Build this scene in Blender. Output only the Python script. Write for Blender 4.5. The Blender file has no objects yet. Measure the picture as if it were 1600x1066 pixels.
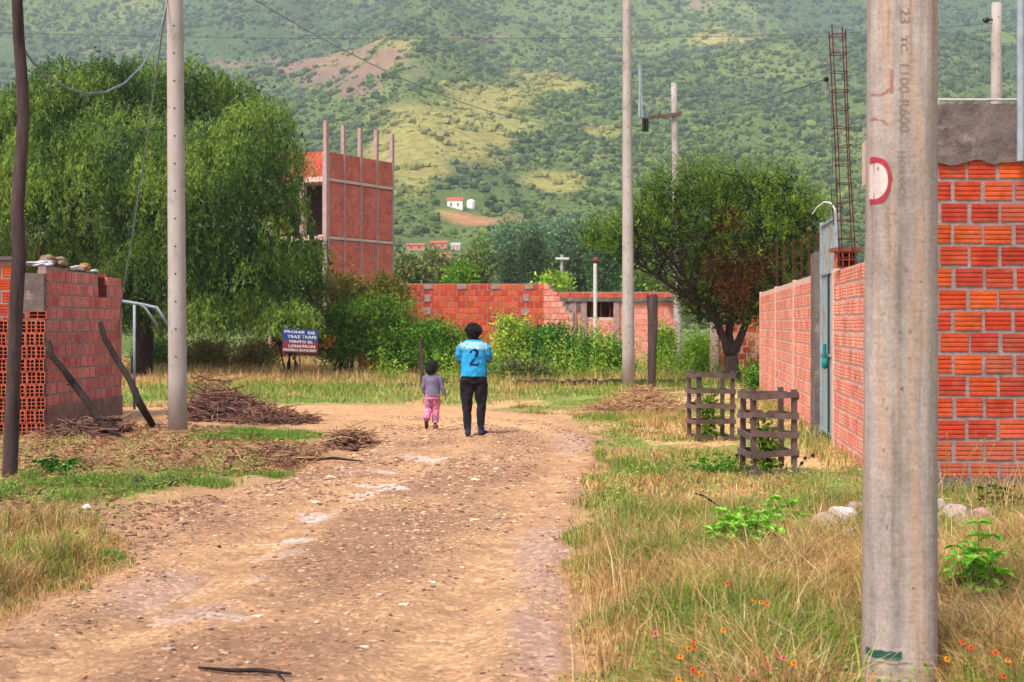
import bpy, math, random
import numpy as np
from math import radians as R, sin, cos, pi

# ---------------------------------------------------------------- camera, sky, sun, exposure
SC = bpy.context.scene
COL = SC.collection
CAM_H, FOC, HOR = 1.67, 2222.0, 505.0
cd = bpy.data.cameras.new("camera"); cam = bpy.data.objects.new("camera", cd); COL.objects.link(cam)
cam.location = (0, 0, CAM_H); cam.rotation_euler = (R(90), 0, 0)
cd.sensor_width = 36; cd.lens = FOC * 36 / 1600.0; cd.shift_y = -(533 - HOR) / 1600.0
cd.clip_start = 0.1; cd.clip_end = 8000
cd.dof.use_dof = True; cd.dof.focus_distance = 14; cd.dof.aperture_fstop = 5.0
SC.camera = cam
SC.render.engine = 'CYCLES'
SC.cycles.use_denoising = True
SC.cycles.volume_bounces = 1; SC.cycles.max_bounces = 8; SC.cycles.diffuse_bounces = 3
SC.cycles.transparent_max_bounces = 8; SC.cycles.caustics_reflective = False; SC.cycles.caustics_refractive = False
SC.view_settings.view_transform = 'Standard'; SC.view_settings.look = 'None'
SC.view_settings.exposure = 1.0; SC.view_settings.gamma = 1
SUN_EL, SUN_AZ = 56.0, 218.0      # azimuth measured from +Y (north) clockwise
world = bpy.data.worlds.new("World"); SC.world = world; world.use_nodes = True
wn = world.node_tree; sky = wn.nodes.new('ShaderNodeTexSky'); sky.sky_type = 'NISHITA'
sky.sun_disc = False; sky.sun_elevation = R(SUN_EL); sky.sun_rotation = R(SUN_AZ)
sky.air_density = 1.0; sky.dust_density = 3.0; sky.ozone_density = 1.0
bg = wn.nodes['Background']; bg.inputs['Strength'].default_value = 0.11
wn.links.new(sky.outputs[0], bg.inputs[0])
sd = bpy.data.lights.new("sun", 'SUN'); sd.energy = 2.75; sd.angle = R(16); sd.color = (1, .93, .82)
sun = bpy.data.objects.new("sun", sd); COL.objects.link(sun)
sx, sy, sz = sin(R(SUN_AZ)) * cos(R(SUN_EL)), cos(R(SUN_AZ)) * cos(R(SUN_EL)), sin(R(SUN_EL))
from mathutils import Vector, Matrix
sun.rotation_euler = Vector((sx, sy, sz)).to_track_quat('Z', 'Y').to_euler()

# ---------------------------------------------------------------- helpers
rng = np.random.default_rng(7)
random.seed(7)

def s(r, g, b, k=1.0):
    f = lambda c: ((c / 255 + .055) / 1.055) ** 2.4 if c > 10 else c / 255 / 12.92
    return (f(r) * k, f(g) * k, f(b) * k)

def W(px, py, Y):
    return Vector(((px - 800) * Y / FOC, Y, CAM_H - (py - HOR) * Y / FOC))

def GY(py): return FOC * CAM_H / (py - HOR)
def G(px, py):
    Y = GY(py); return ((px - 800) * Y / FOC, Y)

_tab = np.random.default_rng(3).random((8, 256, 256))
def vnoise(x, y, seed=0):
    x = np.asarray(x, float); y = np.asarray(y, float)
    xi = np.floor(x).astype(int); yi = np.floor(y).astype(int)
    fx = x - xi; fy = y - yi; fx = fx * fx * (3 - 2 * fx); fy = fy * fy * (3 - 2 * fy)
    T = _tab[seed % 8]; a = lambda i, j: T[(xi + i) & 255, (yi + j) & 255]
    return (a(0, 0) * (1 - fx) + a(1, 0) * fx) * (1 - fy) + (a(0, 1) * (1 - fx) + a(1, 1) * fx) * fy
def fbm(x, y, o=4, seed=0):
    t = 0; A = .5; N = 0
    for k in range(o):
        t = t + A * vnoise(np.asarray(x) * 2 ** k + 17.3 * k, np.asarray(y) * 2 ** k + 9.1 * k, seed + k); N += A; A *= .5
    return t / N
def gh(x, y):
    return 0.09 * (fbm(np.asarray(x) / 3.5, np.asarray(y) / 3.5, 2, 1) - .5)
def smooth(a, b, x):
    t = np.clip((x - a) / (b - a), 0, 1); return t * t * (3 - 2 * t)

class MB:
    def __init__(s_): s_.V = []; s_.L = []; s_.T = []; s_.C = []; s_.n = 0
    def add(s_, V, F, col=None):
        V = np.asarray(V, float).reshape(-1, 3)
        if len(V) == 0: return s_
        if isinstance(F, np.ndarray):
            s_.L.append((F + s_.n).ravel()); s_.T.append(np.full(len(F), F.shape[1]))
        else:
            s_.L.append(np.array([i + s_.n for f in F for i in f])); s_.T.append(np.array([len(f) for f in F]))
        c = np.ones((len(V), 3)) if col is None else np.broadcast_to(np.asarray(col, float), (len(V), 3))
        s_.C.append(c); s_.V.append(V); s_.n += len(V); return s_
    def mesh(s_, name, mats, smooth_=False, col=True):
        me = bpy.data.meshes.new(name)
        V = np.concatenate(s_.V); L = np.concatenate(s_.L).astype(np.int32); T = np.concatenate(s_.T).astype(np.int32)
        me.vertices.add(len(V)); me.vertices.foreach_set('co', V.astype(np.float32).ravel())
        me.loops.add(len(L)); me.loops.foreach_set('vertex_index', L)
        me.polygons.add(len(T)); st = np.zeros(len(T), np.int32); st[1:] = np.cumsum(T)[:-1]
        me.polygons.foreach_set('loop_start', st)
        me.polygons.foreach_set('use_smooth', np.full(len(T), bool(smooth_)))
        me.update(calc_edges=True); me.validate()
        if col:
            at = me.color_attributes.new('Col', 'FLOAT_COLOR', 'POINT')
            C = np.ones((len(V), 4), np.float32); C[:, :3] = np.concatenate(s_.C); at.data.foreach_set('color', C.ravel())
        me.materials.append(mats)
        return me
    def build(s_, name, mat, parent=None, smooth_=False, **kw):
        o = bpy.data.objects.new(name, s_.mesh(name, mat, smooth_)); COL.objects.link(o)
        if parent is not None: o.parent = parent
        if kw: tag(o, **kw)
        return o

def tag(o, label=None, cat=None, group=None, kind=None):
    if label: o['label'] = label
    if cat: o['category'] = cat
    if group: o['group'] = group
    if kind: o['kind'] = kind
    return o
def empty(name, label, cat, loc=(0, 0, 0), group=None):
    o = bpy.data.objects.new(name, None); COL.objects.link(o); o.location = loc; o.empty_display_size = .1
    return tag(o, label, cat, group)
def copy_tree(o, parent=None):
    c = o.copy(); COL.objects.link(c)
    if parent is not None: c.parent = parent
    for ch in list(o.children): copy_tree(ch, c)
    return c

BF = np.array([(0, 3, 2, 1), (4, 5, 6, 7), (0, 1, 5, 4), (1, 2, 6, 5), (2, 3, 7, 6), (3, 0, 4, 7)])
def box(mb, c, sz, rz=0, col=None, M=None):
    x, y, z = np.array(sz) / 2
    V = np.array([(-x, -y, -z), (x, -y, -z), (x, y, -z), (-x, y, -z), (-x, -y, z), (x, -y, z), (x, y, z), (-x, y, z)])
    if M is not None: V = V @ np.array(M.to_3x3()).T
    if rz: V = V @ np.array([[cos(rz), sin(rz), 0], [-sin(rz), cos(rz), 0], [0, 0, 1]])
    return mb.add(V + np.array(c), BF, col)
def beam(mb, a, b, w, d, col=None, up=(0, 0, 1)):
    a = Vector(a); b = Vector(b); z = (b - a); L = z.length; z.normalize()
    u = Vector(up)
    if abs(z.dot(u)) > .95: u = Vector((0, 1, 0))
    x = u.cross(z).normalized(); y = z.cross(x)
    M = Matrix((x, y, z)).transposed()
    return box(mb, (a + b) / 2, (w, d, L), M=M, col=col)
def tube(mb, P, r, n=8, col=None, cap=True, jit=0):
    P = [Vector(p) for p in P]; m = len(P)
    r = [r] * m if np.isscalar(r) else r
    V = []; t0 = (P[1] - P[0]).normalized(); u = Vector((0, 0, 1)) if abs(t0.z) < .9 else Vector((1, 0, 0))
    x = t0.cross(u).normalized()
    for i in range(m):
        t = (P[min(i + 1, m - 1)] - P[max(i - 1, 0)]).normalized()
        x = (x - t * x.dot(t)).normalized(); y = t.cross(x)
        for k in range(n):
            a = 2 * pi * k / n; rr = r[i] * (1 + (random.random() - .5) * jit)
            V.append(P[i] + x * cos(a) * rr + y * sin(a) * rr)
    F = [(i * n + k, i * n + (k + 1) % n, (i + 1) * n + (k + 1) % n, (i + 1) * n + k) for i in range(m - 1) for k in range(n)]
    if cap: F += [tuple(range(n))[::-1], tuple(range((m - 1) * n, m * n))]
    return mb.add([tuple(v) for v in V], F, col)
def loft(mb, rings, n=16, col=None):
    """rings: (cx,cy,cz,rx,ry) stacked along z"""
    V = [(c[0] + c[3] * cos(2 * pi * k / n), c[1] + c[4] * sin(2 * pi * k / n), c[2]) for c in rings for k in range(n)]
    m = len(rings)
    F = [(i * n + k, i * n + (k + 1) % n, (i + 1) * n + (k + 1) % n, (i + 1) * n + k) for i in range(m - 1) for k in range(n)]
    F += [tuple(range(n))[::-1], tuple(range((m - 1) * n, m * n))]
    return mb.add(V, F, col)
import bmesh
def ico_data(sub):
    bm = bmesh.new(); bmesh.ops.create_icosphere(bm, subdivisions=sub, radius=1)
    V = np.array([v.co[:] for v in bm.verts]); F = np.array([[v.index for v in f.verts] for f in bm.faces]); bm.free(); return V, F
ICO = {k: ico_data(k) for k in (1, 2, 3, 4)}
def blobs(mb, P, S, col, sub=1, jit=.25, rot=True, rg=None):
    """many deformed ico balls: P (N,3), S (N,3), col (N,3)"""
    rg = rg or rng
    V0, F0 = ICO[sub]; N = len(P); nv = len(V0)
    V = V0[None] * (1 + (rg.random((N, nv, 1)) - .5) * 2 * jit) * np.asarray(S)[:, None, :]
    if rot:
        a = rg.random(N) * 2 * pi; c, sn = np.cos(a)[:, None], np.sin(a)[:, None]
        V = np.stack([V[..., 0] * c - V[..., 1] * sn, V[..., 0] * sn + V[..., 1] * c, V[..., 2]], -1)
    V = V + np.asarray(P)[:, None, :]
    F = (F0[None] + (np.arange(N) * nv)[:, None, None]).reshape(-1, 3)
    return mb.add(V.reshape(-1, 3), F, np.repeat(np.asarray(col), nv, 0))
def ball(mb, c, r, sub=3, col=None):
    V0, F0 = ICO[sub]; return mb.add(V0 * np.array(r) + np.array(c), F0, col)

def blades(mb, P, h, w, col, lean=.4, az=None, rg=None):
    rg = rg or rng
    P = np.asarray(P); N = len(P)
    if N == 0: return
    az = rg.random(N) * 2 * pi if az is None else az
    fa = rg.random(N) * 2 * pi
    d = np.stack([np.cos(az), np.sin(az), 0 * az], 1); sd_ = np.stack([np.cos(fa), np.sin(fa), 0 * fa], 1)
    ln = (lean * (.3 + rg.random(N) * 1.2))[:, None]
    h = h[:, None]; w = w[:, None] / 2; up = np.array([0, 0, 1.])
    mid = P + up * h * .55 + d * ln * h * .28; tip = P + up * h * np.clip(1 - ln * .35, .2, 1) + d * ln * h
    V = np.stack([P - sd_ * w, P + sd_ * w, mid + sd_ * w * .8, mid - sd_ * w * .8, tip], 1).reshape(-1, 3)
    b = (np.arange(N) * 5)[:, None]
    c = np.repeat(np.asarray(col), 5, 0)
    n0 = mb.n
    mb.add(V, b + np.array([[0, 1, 2, 3]]), c)
    mb.L.append((b + np.array([[3, 2, 4]]) + n0).ravel()); mb.T.append(np.full(N, 3))
def norm(v): return v / np.maximum(np.linalg.norm(v, axis=1, keepdims=True), 1e-9)
def leaves(mb, P, axis, L, w, col, rg=None):
    rg = rg or rng
    P = np.asarray(P); N = len(P)
    ax = norm(np.asarray(axis)); rd = norm(rg.normal(size=(N, 3))); sd_ = norm(np.cross(ax, rd))
    L = np.broadcast_to(L, N)[:, None]; w = np.broadcast_to(w, N)[:, None]
    V = np.stack([P, P + ax * L * .5 + sd_ * w / 2, P + ax * L, P + ax * L * .5 - sd_ * w / 2], 1).reshape(-1, 3)
    F = (np.arange(N) * 4)[:, None] + np.array([[0, 1, 2, 3]])
    mb.add(V, F, np.repeat(np.broadcast_to(np.asarray(col), (N, 3)), 4, 0))

def addcol(me, c=(1, 1, 1)):
    a = me.color_attributes.get('Col') or me.color_attributes.new('Col', 'FLOAT_COLOR', 'POINT')
    C_ = np.ones((len(me.vertices), 4), np.float32); C_[:, :3] = c; a.data.foreach_set('color', C_.ravel())

# ---------------------------------------------------------------- materials
def nmat(name):
    m = bpy.data.materials.new(name); m.use_nodes = True; return m, m.node_tree, m.node_tree.nodes['Principled BSDF']
def noise(nt, scale, detail=4, rough=.6, obj=True, stretch=None):
    tc = nt.nodes.new('ShaderNodeTexCoord'); n = nt.nodes.new('ShaderNodeTexNoise')
    n.inputs['Scale'].default_value = scale; n.inputs['Detail'].default_value = detail; n.inputs['Roughness'].default_value = rough
    if stretch:
        mp = nt.nodes.new('ShaderNodeMapping'); mp.inputs['Scale'].default_value = stretch
        nt.links.new(tc.outputs['Object'], mp.inputs[0]); nt.links.new(mp.outputs[0], n.inputs['Vector'])
    else: nt.links.new(tc.outputs['Object'], n.inputs['Vector'])
    return n
def ramp(nt, src, stops):
    r = nt.nodes.new('ShaderNodeValToRGB'); e = r.color_ramp.elements
    while len(e) > 1: e.remove(e[0])
    e[0].position = stops[0][0]; e[0].color = (*stops[0][1], 1)
    for p, c in stops[1:]:
        q = e.new(p); q.color = (*c, 1)
    nt.links.new(src, r.inputs[0]); return r.outputs[0]
def mix(nt, a, b, f, mode='MIX'):
    m = nt.nodes.new('ShaderNodeMix'); m.data_type = 'RGBA'; m.blend_type = mode
    for sock, v in ((m.inputs['Factor'], f), (m.inputs[6], a), (m.inputs[7], b)):
        if hasattr(v, 'links'): nt.links.new(v, sock)
        elif isinstance(v, tuple): sock.default_value = (*v, 1)
        else: sock.default_value = v
    return m.outputs[2]
def bump(nt, bs, src, strength=.4, dist=.01, prev=None):
    b = nt.nodes.new('ShaderNodeBump'); b.inputs['Strength'].default_value = strength; b.inputs['Distance'].default_value = dist
    nt.links.new(src, b.inputs['Height'])
    if prev: nt.links.new(prev, b.inputs['Normal'])
    nt.links.new(b.outputs[0], bs.inputs['Normal']); return b.outputs[0]
g3 = lambda v: (v, v, v)
def pmat(name, c1, c2=None, scale=6, rough=.85, bmp=.3, bscale=40, dist=.01, stretch=None, metal=0, var=None, stain=None, stain_scale=2, stain_lo=.5):
    """attribute Col x noise between c1 and c2 (plus an optional stain colour)"""
    m, nt, bs = nmat(name)
    c2 = c2 or tuple(x * .7 for x in c1)
    n = noise(nt, scale, 5, .65, stretch=stretch)
    base = ramp(nt, n.outputs[0], [(.3, c2), (.7, c1)])
    if stain:
        n3 = noise(nt, stain_scale, 6, .7); f = ramp(nt, n3.outputs[0], [(stain_lo, g3(0)), (stain_lo + .15, g3(1))])
        base = mix(nt, base, stain, f)
    at = nt.nodes.new('ShaderNodeAttribute'); at.attribute_name = 'Col'
    base = mix(nt, base, at.outputs['Color'], 1.0, 'MULTIPLY')
    nt.links.new(base, bs.inputs['Base Color']); bs.inputs['Roughness'].default_value = rough; bs.inputs['Metallic'].default_value = metal
    bs.inputs['Specular IOR Level'].default_value = .3
    if bmp:
        nb = noise(nt, bscale, 5, .7, stretch=stretch); bump(nt, bs, nb.outputs[0], bmp, dist)
    return m
def leafmat(name, trans=.35, vs=3.0):
    m, nt, bs = nmat(name)
    at = nt.nodes.new('ShaderNodeAttribute'); at.attribute_name = 'Col'
    n = noise(nt, vs, 3, .6); f = ramp(nt, n.outputs[0], [(.3, g3(.75)), (.7, g3(1.25))])
    c = mix(nt, at.outputs['Color'], f, 1.0, 'MULTIPLY')
    df = nt.nodes.new('ShaderNodeBsdfDiffuse'); tr = nt.nodes.new('ShaderNodeBsdfTranslucent'); mx = nt.nodes.new('ShaderNodeMixShader')
    mx.inputs[0].default_value = trans; out = nt.nodes['Material Output']
    nt.links.new(c, df.inputs[0]); nt.links.new(c, tr.inputs[0]); nt.links.new(df.outputs[0], mx.inputs[1]); nt.links.new(tr.outputs[0], mx.inputs[2])
    nt.links.new(mx.outputs[0], out.inputs[0]); nt.nodes.remove(bs); return m
def brickmat(name, smear, smear_col, lo=.5):
    m, nt, bs = nmat(name)
    at = nt.nodes.new('ShaderNodeAttribute'); at.attribute_name = 'Col'
    n = noise(nt, 14, 6, .7); f = ramp(nt, n.outputs[0], [(.3, g3(.72)), (.7, g3(1.15))])
    c = mix(nt, at.outputs['Color'], f, 1.0, 'MULTIPLY')
    n2 = noise(nt, 5.5, 8, .75); f2 = ramp(nt, n2.outputs[0], [(lo, g3(0)), (lo + .2, g3(smear))])
    c = mix(nt, c, smear_col, f2)
    n3 = noise(nt, 1.3, 8, .7); c = mix(nt, c, ramp(nt, n3.outputs[0], [(.32, g3(.66)), (.55, g3(1)), (.75, g3(1.1))]), 1.0, 'MULTIPLY')
    n4 = noise(nt, 30, 4, .6); c = mix(nt, c, s(112, 60, 50, .7), ramp(nt, n4.outputs[0], [(.68, g3(0)), (.72, g3(.55))]))
    nt.links.new(c, bs.inputs['Base Color']); bs.inputs['Roughness'].default_value = .9; bs.inputs['Specular IOR Level'].default_value = .2
    nb = noise(nt, 60, 4, .7); bump(nt, bs, nb.outputs[0], .35, .01); return m

M = {}
M['concrete'] = pmat('pole_concrete', s(200, 190, 185, .78), s(172, 160, 154, .78), 3, .85, .35, 55, .006, stretch=(1, 1, .35), stain=s(150, 138, 128, .75), stain_scale=2.2, stain_lo=.55)
M['concrete_dark'] = pmat('weathered_concrete', s(150, 135, 128, .7), s(98, 84, 84, .7), 3.5, .95, .6, 18, .03, stain=s(190, 172, 165, .7), stain_scale=3, stain_lo=.56)
M['mortar'] = pmat('mortar', s(200, 170, 162, .8), s(158, 132, 126, .8), 9, .95, .8, 30, .03)
M['mortar_grey'] = pmat('grey_mortar', s(190, 166, 164, .78), s(150, 126, 126, .76), 9, .95, .8, 30, .03)
M['mortar_pale'] = pmat('pale_mortar', s(238, 204, 192, .85), s(214, 172, 158, .85), 9, .95, .6, 30, .02)
M['brick_red'] = brickmat('hollow_brick_red', .6, s(196, 130, 114, .74), .5)
M['brick_lit_dusty'] = brickmat('hollow_brick_lit_dusty', .6, s(236, 176, 156, .8), .48)  # dusty smear for brick whose base is brightened on the sky-facing side wall
M['brick_far'] = brickmat('hollow_brick_orange', .3, s(216, 140, 120, .7), .6)
M['bark'] = pmat('bark', s(74, 58, 52, .7), s(36, 26, 24, .7), 8, .95, .9, 22, .04, stretch=(1, 1, .25))
M['dark_wood'] = pmat('weathered_dark_wood', s(112, 92, 90, .7), s(54, 40, 40, .7), 7, .95, .9, 25, .03, stretch=(1, 1, .15))
M['plank'] = pmat('grey_brown_plank', s(140, 116, 110, .7), s(84, 62, 60, .7), 5, .9, .6, 40, .01, stretch=(1, 1, .3))
M['rust'] = pmat('rusty_steel', s(128, 66, 52, .7), s(70, 34, 30, .7), 20, .8, .3, 60, .005)
M['galv'] = pmat('painted_steel_pipe', s(176, 188, 200, .8), s(140, 150, 160, .8), 8, .5, .1, 40, .003, stain=s(120, 96, 84, .8), stain_scale=4, stain_lo=.66)
M['gate'] = pmat('pale_blue_gate_paint', s(182, 204, 210, .78), s(150, 172, 178, .78), 3, .6, .2, 30, .005, stain=s(172, 146, 124, .78), stain_scale=3, stain_lo=.47)
M['gate_dark'] = pmat('dark_teal_steel', s(32, 66, 80, .8), s(22, 46, 58, .8), 6, .5, .1)
M['teal'] = pmat('teal_cloth', s(20, 150, 150, .8), None, 6, .8, .2)
M['wire'] = pmat('cable_grey', s(150, 160, 172, .7), s(110, 118, 128, .7), 5, .6, 0)
M['wire_dark'] = pmat('cable_dark', s(96, 104, 112, .8), None, 5, .6, 0)
M['ceramic'] = pmat('insulator_dark', s(30, 26, 26, .8), None, 5, .3, 0)
M['white_paint'] = pmat('white_paint', s(240, 236, 232, .85), s(214, 206, 200, .85), 4, .7, .1)
M['red_paint'] = pmat('red_paint', s(196, 50, 72, .75), s(150, 62, 70, .75), 16, .8, .2, stain=s(186, 150, 142, .75), stain_scale=26, stain_lo=.6)
M['faded_red'] = pmat('faded_red_paint', s(160, 96, 92, .8), s(176, 140, 132, .8), 22, .85, .2)
M['chalk'] = pmat('worn_white_paint', s(222, 212, 208, .85), s(196, 178, 174, .85), 12, .85, .2)
M['green_paint'] = pmat('green_paint', s(30, 96, 84, .8), s(44, 78, 72, .8), 18, .8, .2)
M['engrave_shade'] = pmat('engraving_shade', s(134, 120, 114, .8), s(158, 144, 138, .8), 25, .95, .2)  # darker grey standing for the shade inside sunk letters, pits and scratch
M['leaf'] = leafmat('leaf', .25)
M['leaf_far'] = leafmat('distant_leaf', .2, .6)
M['grass'] = leafmat('grass_blade', .4, 1.5)
M['twig'] = pmat('dry_twig', (1, 1, 1), (.6, .6, .6), 9, .95, .3)
M['stone'] = pmat('stone', (1, 1, 1), (.72, .7, .68), 9, .9, .5, 40, .01)
M['plain'] = pmat('plain_matte', (1, 1, 1), (.85, .85, .85), 9, .85, .2)
M['cloth'] = pmat('woven_cloth', (1, 1, 1), (.82, .82, .82), 7, .9, .35, 18, .02)
M['skin'] = pmat('skin', s(150, 98, 76, .85), s(136, 84, 64, .85), 6, .6, .1)
M['hair'] = pmat('black_hair', s(26, 22, 24, 1), s(12, 10, 12, 1), 30, .7, .9, 70, .02)
# ================================================================ SETTING: ground, road, hills
def seg_dist(X, Y, poly, closed=False):
    P = np.array(poly, float); n = len(P); best = np.full(X.shape, 1e9)
    for i in range(n if closed else n - 1):
        a, b = P[i], P[(i + 1) % n]; d = b - a; L2 = max((d ** 2).sum(), 1e-9)
        t = np.clip(((X - a[0]) * d[0] + (Y - a[1]) * d[1]) / L2, 0, 1)
        best = np.minimum(best, np.hypot(X - a[0] - t * d[0], Y - a[1] - t * d[1]))
    return best
def inside(X, Y, poly):
    P = np.array(poly, float); r = np.zeros(X.shape, bool)
    for i in range(len(P)):
        (x1, y1), (x2, y2) = P[i], P[i - 1]
        if y1 == y2: continue
        c = ((y1 > Y) != (y2 > Y)) & (X < (x2 - x1) * (Y - y1) / (y2 - y1) + x1); r ^= c
    return r
road_px = [(-700, 1260), (0, 985), (200, 885), (300, 800), (420, 755), (520, 722), (590, 694), (560, 672), (420, 664), (250, 655), (-150, 648),
           (-150, 634), (300, 636), (500, 634), (700, 635), (800, 644), (880, 660), (925, 688), (915, 740), (872, 808), (880, 900), (866, 1066), (858, 1260)]
ROAD = [G(*p) for p in road_px]
def road_sd(X, Y):
    X = np.asarray(X, float); Y = np.asarray(Y, float)
    jx = (fbm(X / .7, Y / .7, 3, 2) - .5) * .55; Xj = X + jx; Yj = Y + jx * .8
    d = seg_dist(Xj, Yj, ROAD, True); return np.where(inside(Xj, Yj, ROAD), d, -d)
def blob(X, Y, px, py, rx, ry, soft=.35):
    """soft mask of an ellipse on the ground given where it lies (centre, half sizes as seen), with a ragged edge"""
    cx, cy = G(px, py); ry_w = abs(GY(py - ry) - GY(py + ry)) / 2; rx_w = rx * cy / FOC
    d = np.hypot((X - cx) / rx_w, (Y - cy) / ry_w) + (fbm(X * 2.2, Y * 2.2, 3, 5) - .5) * .9
    return 1 - smooth(1 - soft, 1 + soft, d + (fbm(X * 6, Y * 6, 2, 1) - .5) * .5)
GREENS = [(110, 765, 130, 22), (340, 752, 90, 12), (430, 745, 60, 8), (90, 828, 45, 8), (400, 680, 90, 9), (190, 866, 30, 8), (560, 615, 110, 22), (420, 612, 60, 14),
          (960, 800, 45, 25), (1150, 738, 50, 14), (960, 690, 45, 12), (1000, 745, 40, 8), (1170, 880, 60, 30), (960, 725, 50, 8), (1290, 760, 60, 25), (1270, 1040, 90, 40),
          (720, 615, 60, 16), (240, 615, 60, 18), (1560, 800, 40, 20), (1180, 1000, 120, 40), (890, 620, 80, 10), (620, 600, 40, 12)]
BROWNS = [(130, 690, 110, 25), (240, 715, 150, 18), (430, 725, 110, 10), (540, 695, 60, 12), (60, 800, 90, 14), (110, 815, 120, 10), (1180, 806, 45, 6), (1000, 640, 60, 14), (230, 680, 40, 12)]
def ground_colour(X, Y):
    n1 = fbm(X / 1.3, Y / 1.3, 4, 0)[..., None]; n2 = fbm(X / .35, Y / .35, 3, 3)[..., None]
    straw = np.array(s(222, 184, 132, .8)); green = np.array(s(150, 162, 84, .7)); brown = np.array(s(172, 128, 98, .75)); dark = np.array(s(118, 84, 68, .7))
    vivid = np.array(s(128, 160, 70, .68))
    c = straw + (green - straw) * smooth(.46, .62, n1)
    c = c + (brown - c) * smooth(.5, .68, n2) * .7
    g = np.zeros(X.shape); b = np.zeros(X.shape)
    for e in GREENS: g = np.maximum(g, blob(X, Y, *e))
    for e in BROWNS: b = np.maximum(b, blob(X, Y, *e))
    c = c + (vivid - c) * g[..., None] * .8
    bb = brown + (dark - brown) * smooth(.45, .6, n2)
    c = c + (bb - c) * (b * (1 - g))[..., None] * .9
    sd = road_sd(X, Y); rc = np.array(s(194, 150, 114, .78)) * (.8 + .4 * n2)
    c = c + (rc - c) * smooth(-.9, .1, sd)[..., None]
    left = ((X < -1.2) & (Y < 26)).astype(float)[..., None] * .6 * (1 - g[..., None])
    c = c + (np.array(s(190, 142, 108, .76)) * (.75 + .5 * n2) - c) * left
    far = smooth(45, 90, Y)[..., None]
    fg = np.array(s(112, 134, 64, .6)) * (.7 + .6 * n1)
    return c + (fg - c) * far
def grid_mesh(xs, ys, zf, cf, name, mat, **kw):
    X, Y = np.meshgrid(xs, ys); Z = zf(X, Y); C = cf(X, Y)
    nx, ny = len(xs), len(ys); i = np.arange(nx * ny).reshape(ny, nx)
    F = np.stack([i[:-1, :-1], i[:-1, 1:], i[1:, 1:], i[1:, :-1]], -1).reshape(-1, 4)
    return MB().add(np.stack([X, Y, Z], -1).reshape(-1, 3), F, C.reshape(-1, 3)).build(name, mat, None, True, **kw)
def ground_z(X, Y):
    sd = road_sd(X, Y)
    near = 1 - smooth(35, 60, Y)
    rough = (fbm(X / .16, Y / .16, 3, 4) - .5) * .07 * near
    fade = (1 - smooth(55, 90, np.abs(Y))) * (1 - smooth(18, 30, np.abs(X)))
    return gh(X, Y) * fade + rough * (1 - smooth(-.3, .1, sd)) - .022 * smooth(-.05, .2, sd) + .02 * (1 - smooth(-.6, 0, sd)) * near
def dirt_mat(name, fine=1.0):
    m, nt, bs = nmat(name)
    at = nt.nodes.new('ShaderNodeAttribute'); at.attribute_name = 'Col'
    n = noise(nt, 9, 8, .75); f = ramp(nt, n.outputs[0], [(.28, g3(.76)), (.5, g3(1)), (.72, g3(1.2))])
    c = mix(nt, at.outputs['Color'], f, 1.0, 'MULTIPLY')
    vo = nt.nodes.new('ShaderNodeTexVoronoi'); vo.inputs['Scale'].default_value = 34; vo.inputs['Randomness'].default_value = 1
    tc = nt.nodes.new('ShaderNodeTexCoord'); nt.links.new(tc.outputs['Object'], vo.inputs['Vector'])
    hs = nt.nodes.new('ShaderNodeSeparateColor'); nt.links.new(vo.outputs['Color'], hs.inputs[0])
    f2 = ramp(nt, hs.outputs[0], [(0, g3(.5)), (.2, g3(.88)), (.75, g3(1.06)), (.92, g3(1.7))])
    c = mix(nt, c, f2, .6 * fine, 'MULTIPLY')
    nt.links.new(c, bs.inputs['Base Color']); bs.inputs['Roughness'].default_value = .95; bs.inputs['Specular IOR Level'].default_value = .15
    nb = noise(nt, 45, 6, .75); p = bump(nt, bs, nb.outputs[0], .7, .02)
    b2 = bump(nt, bs, vo.outputs['Distance'], .35, -.01, p); return m
M['soil'] = dirt_mat('soil', .7); M['road'] = dirt_mat('road_dirt', 1.0)
def axis(lo, hi, d, far_lo, far_hi, n=18):
    a = np.arange(lo, hi, d)
    l = lo - np.geomspace(d * 2, lo - far_lo, n)[::-1]; r = a[-1] + np.geomspace(d * 2, far_hi - a[-1], n)
    return np.concatenate([l, a, r])
gx = axis(-11, 10, .09, -1500, 1500, 22); gy = np.concatenate([np.linspace(-300, 4, 30), np.arange(4.4, 22, .09), np.arange(22, 45, .18), np.geomspace(45.5, 1900, 50)])
grid_mesh(gx, gy, ground_z, ground_colour, 'ground', M['soil'], kind='structure')

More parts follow.
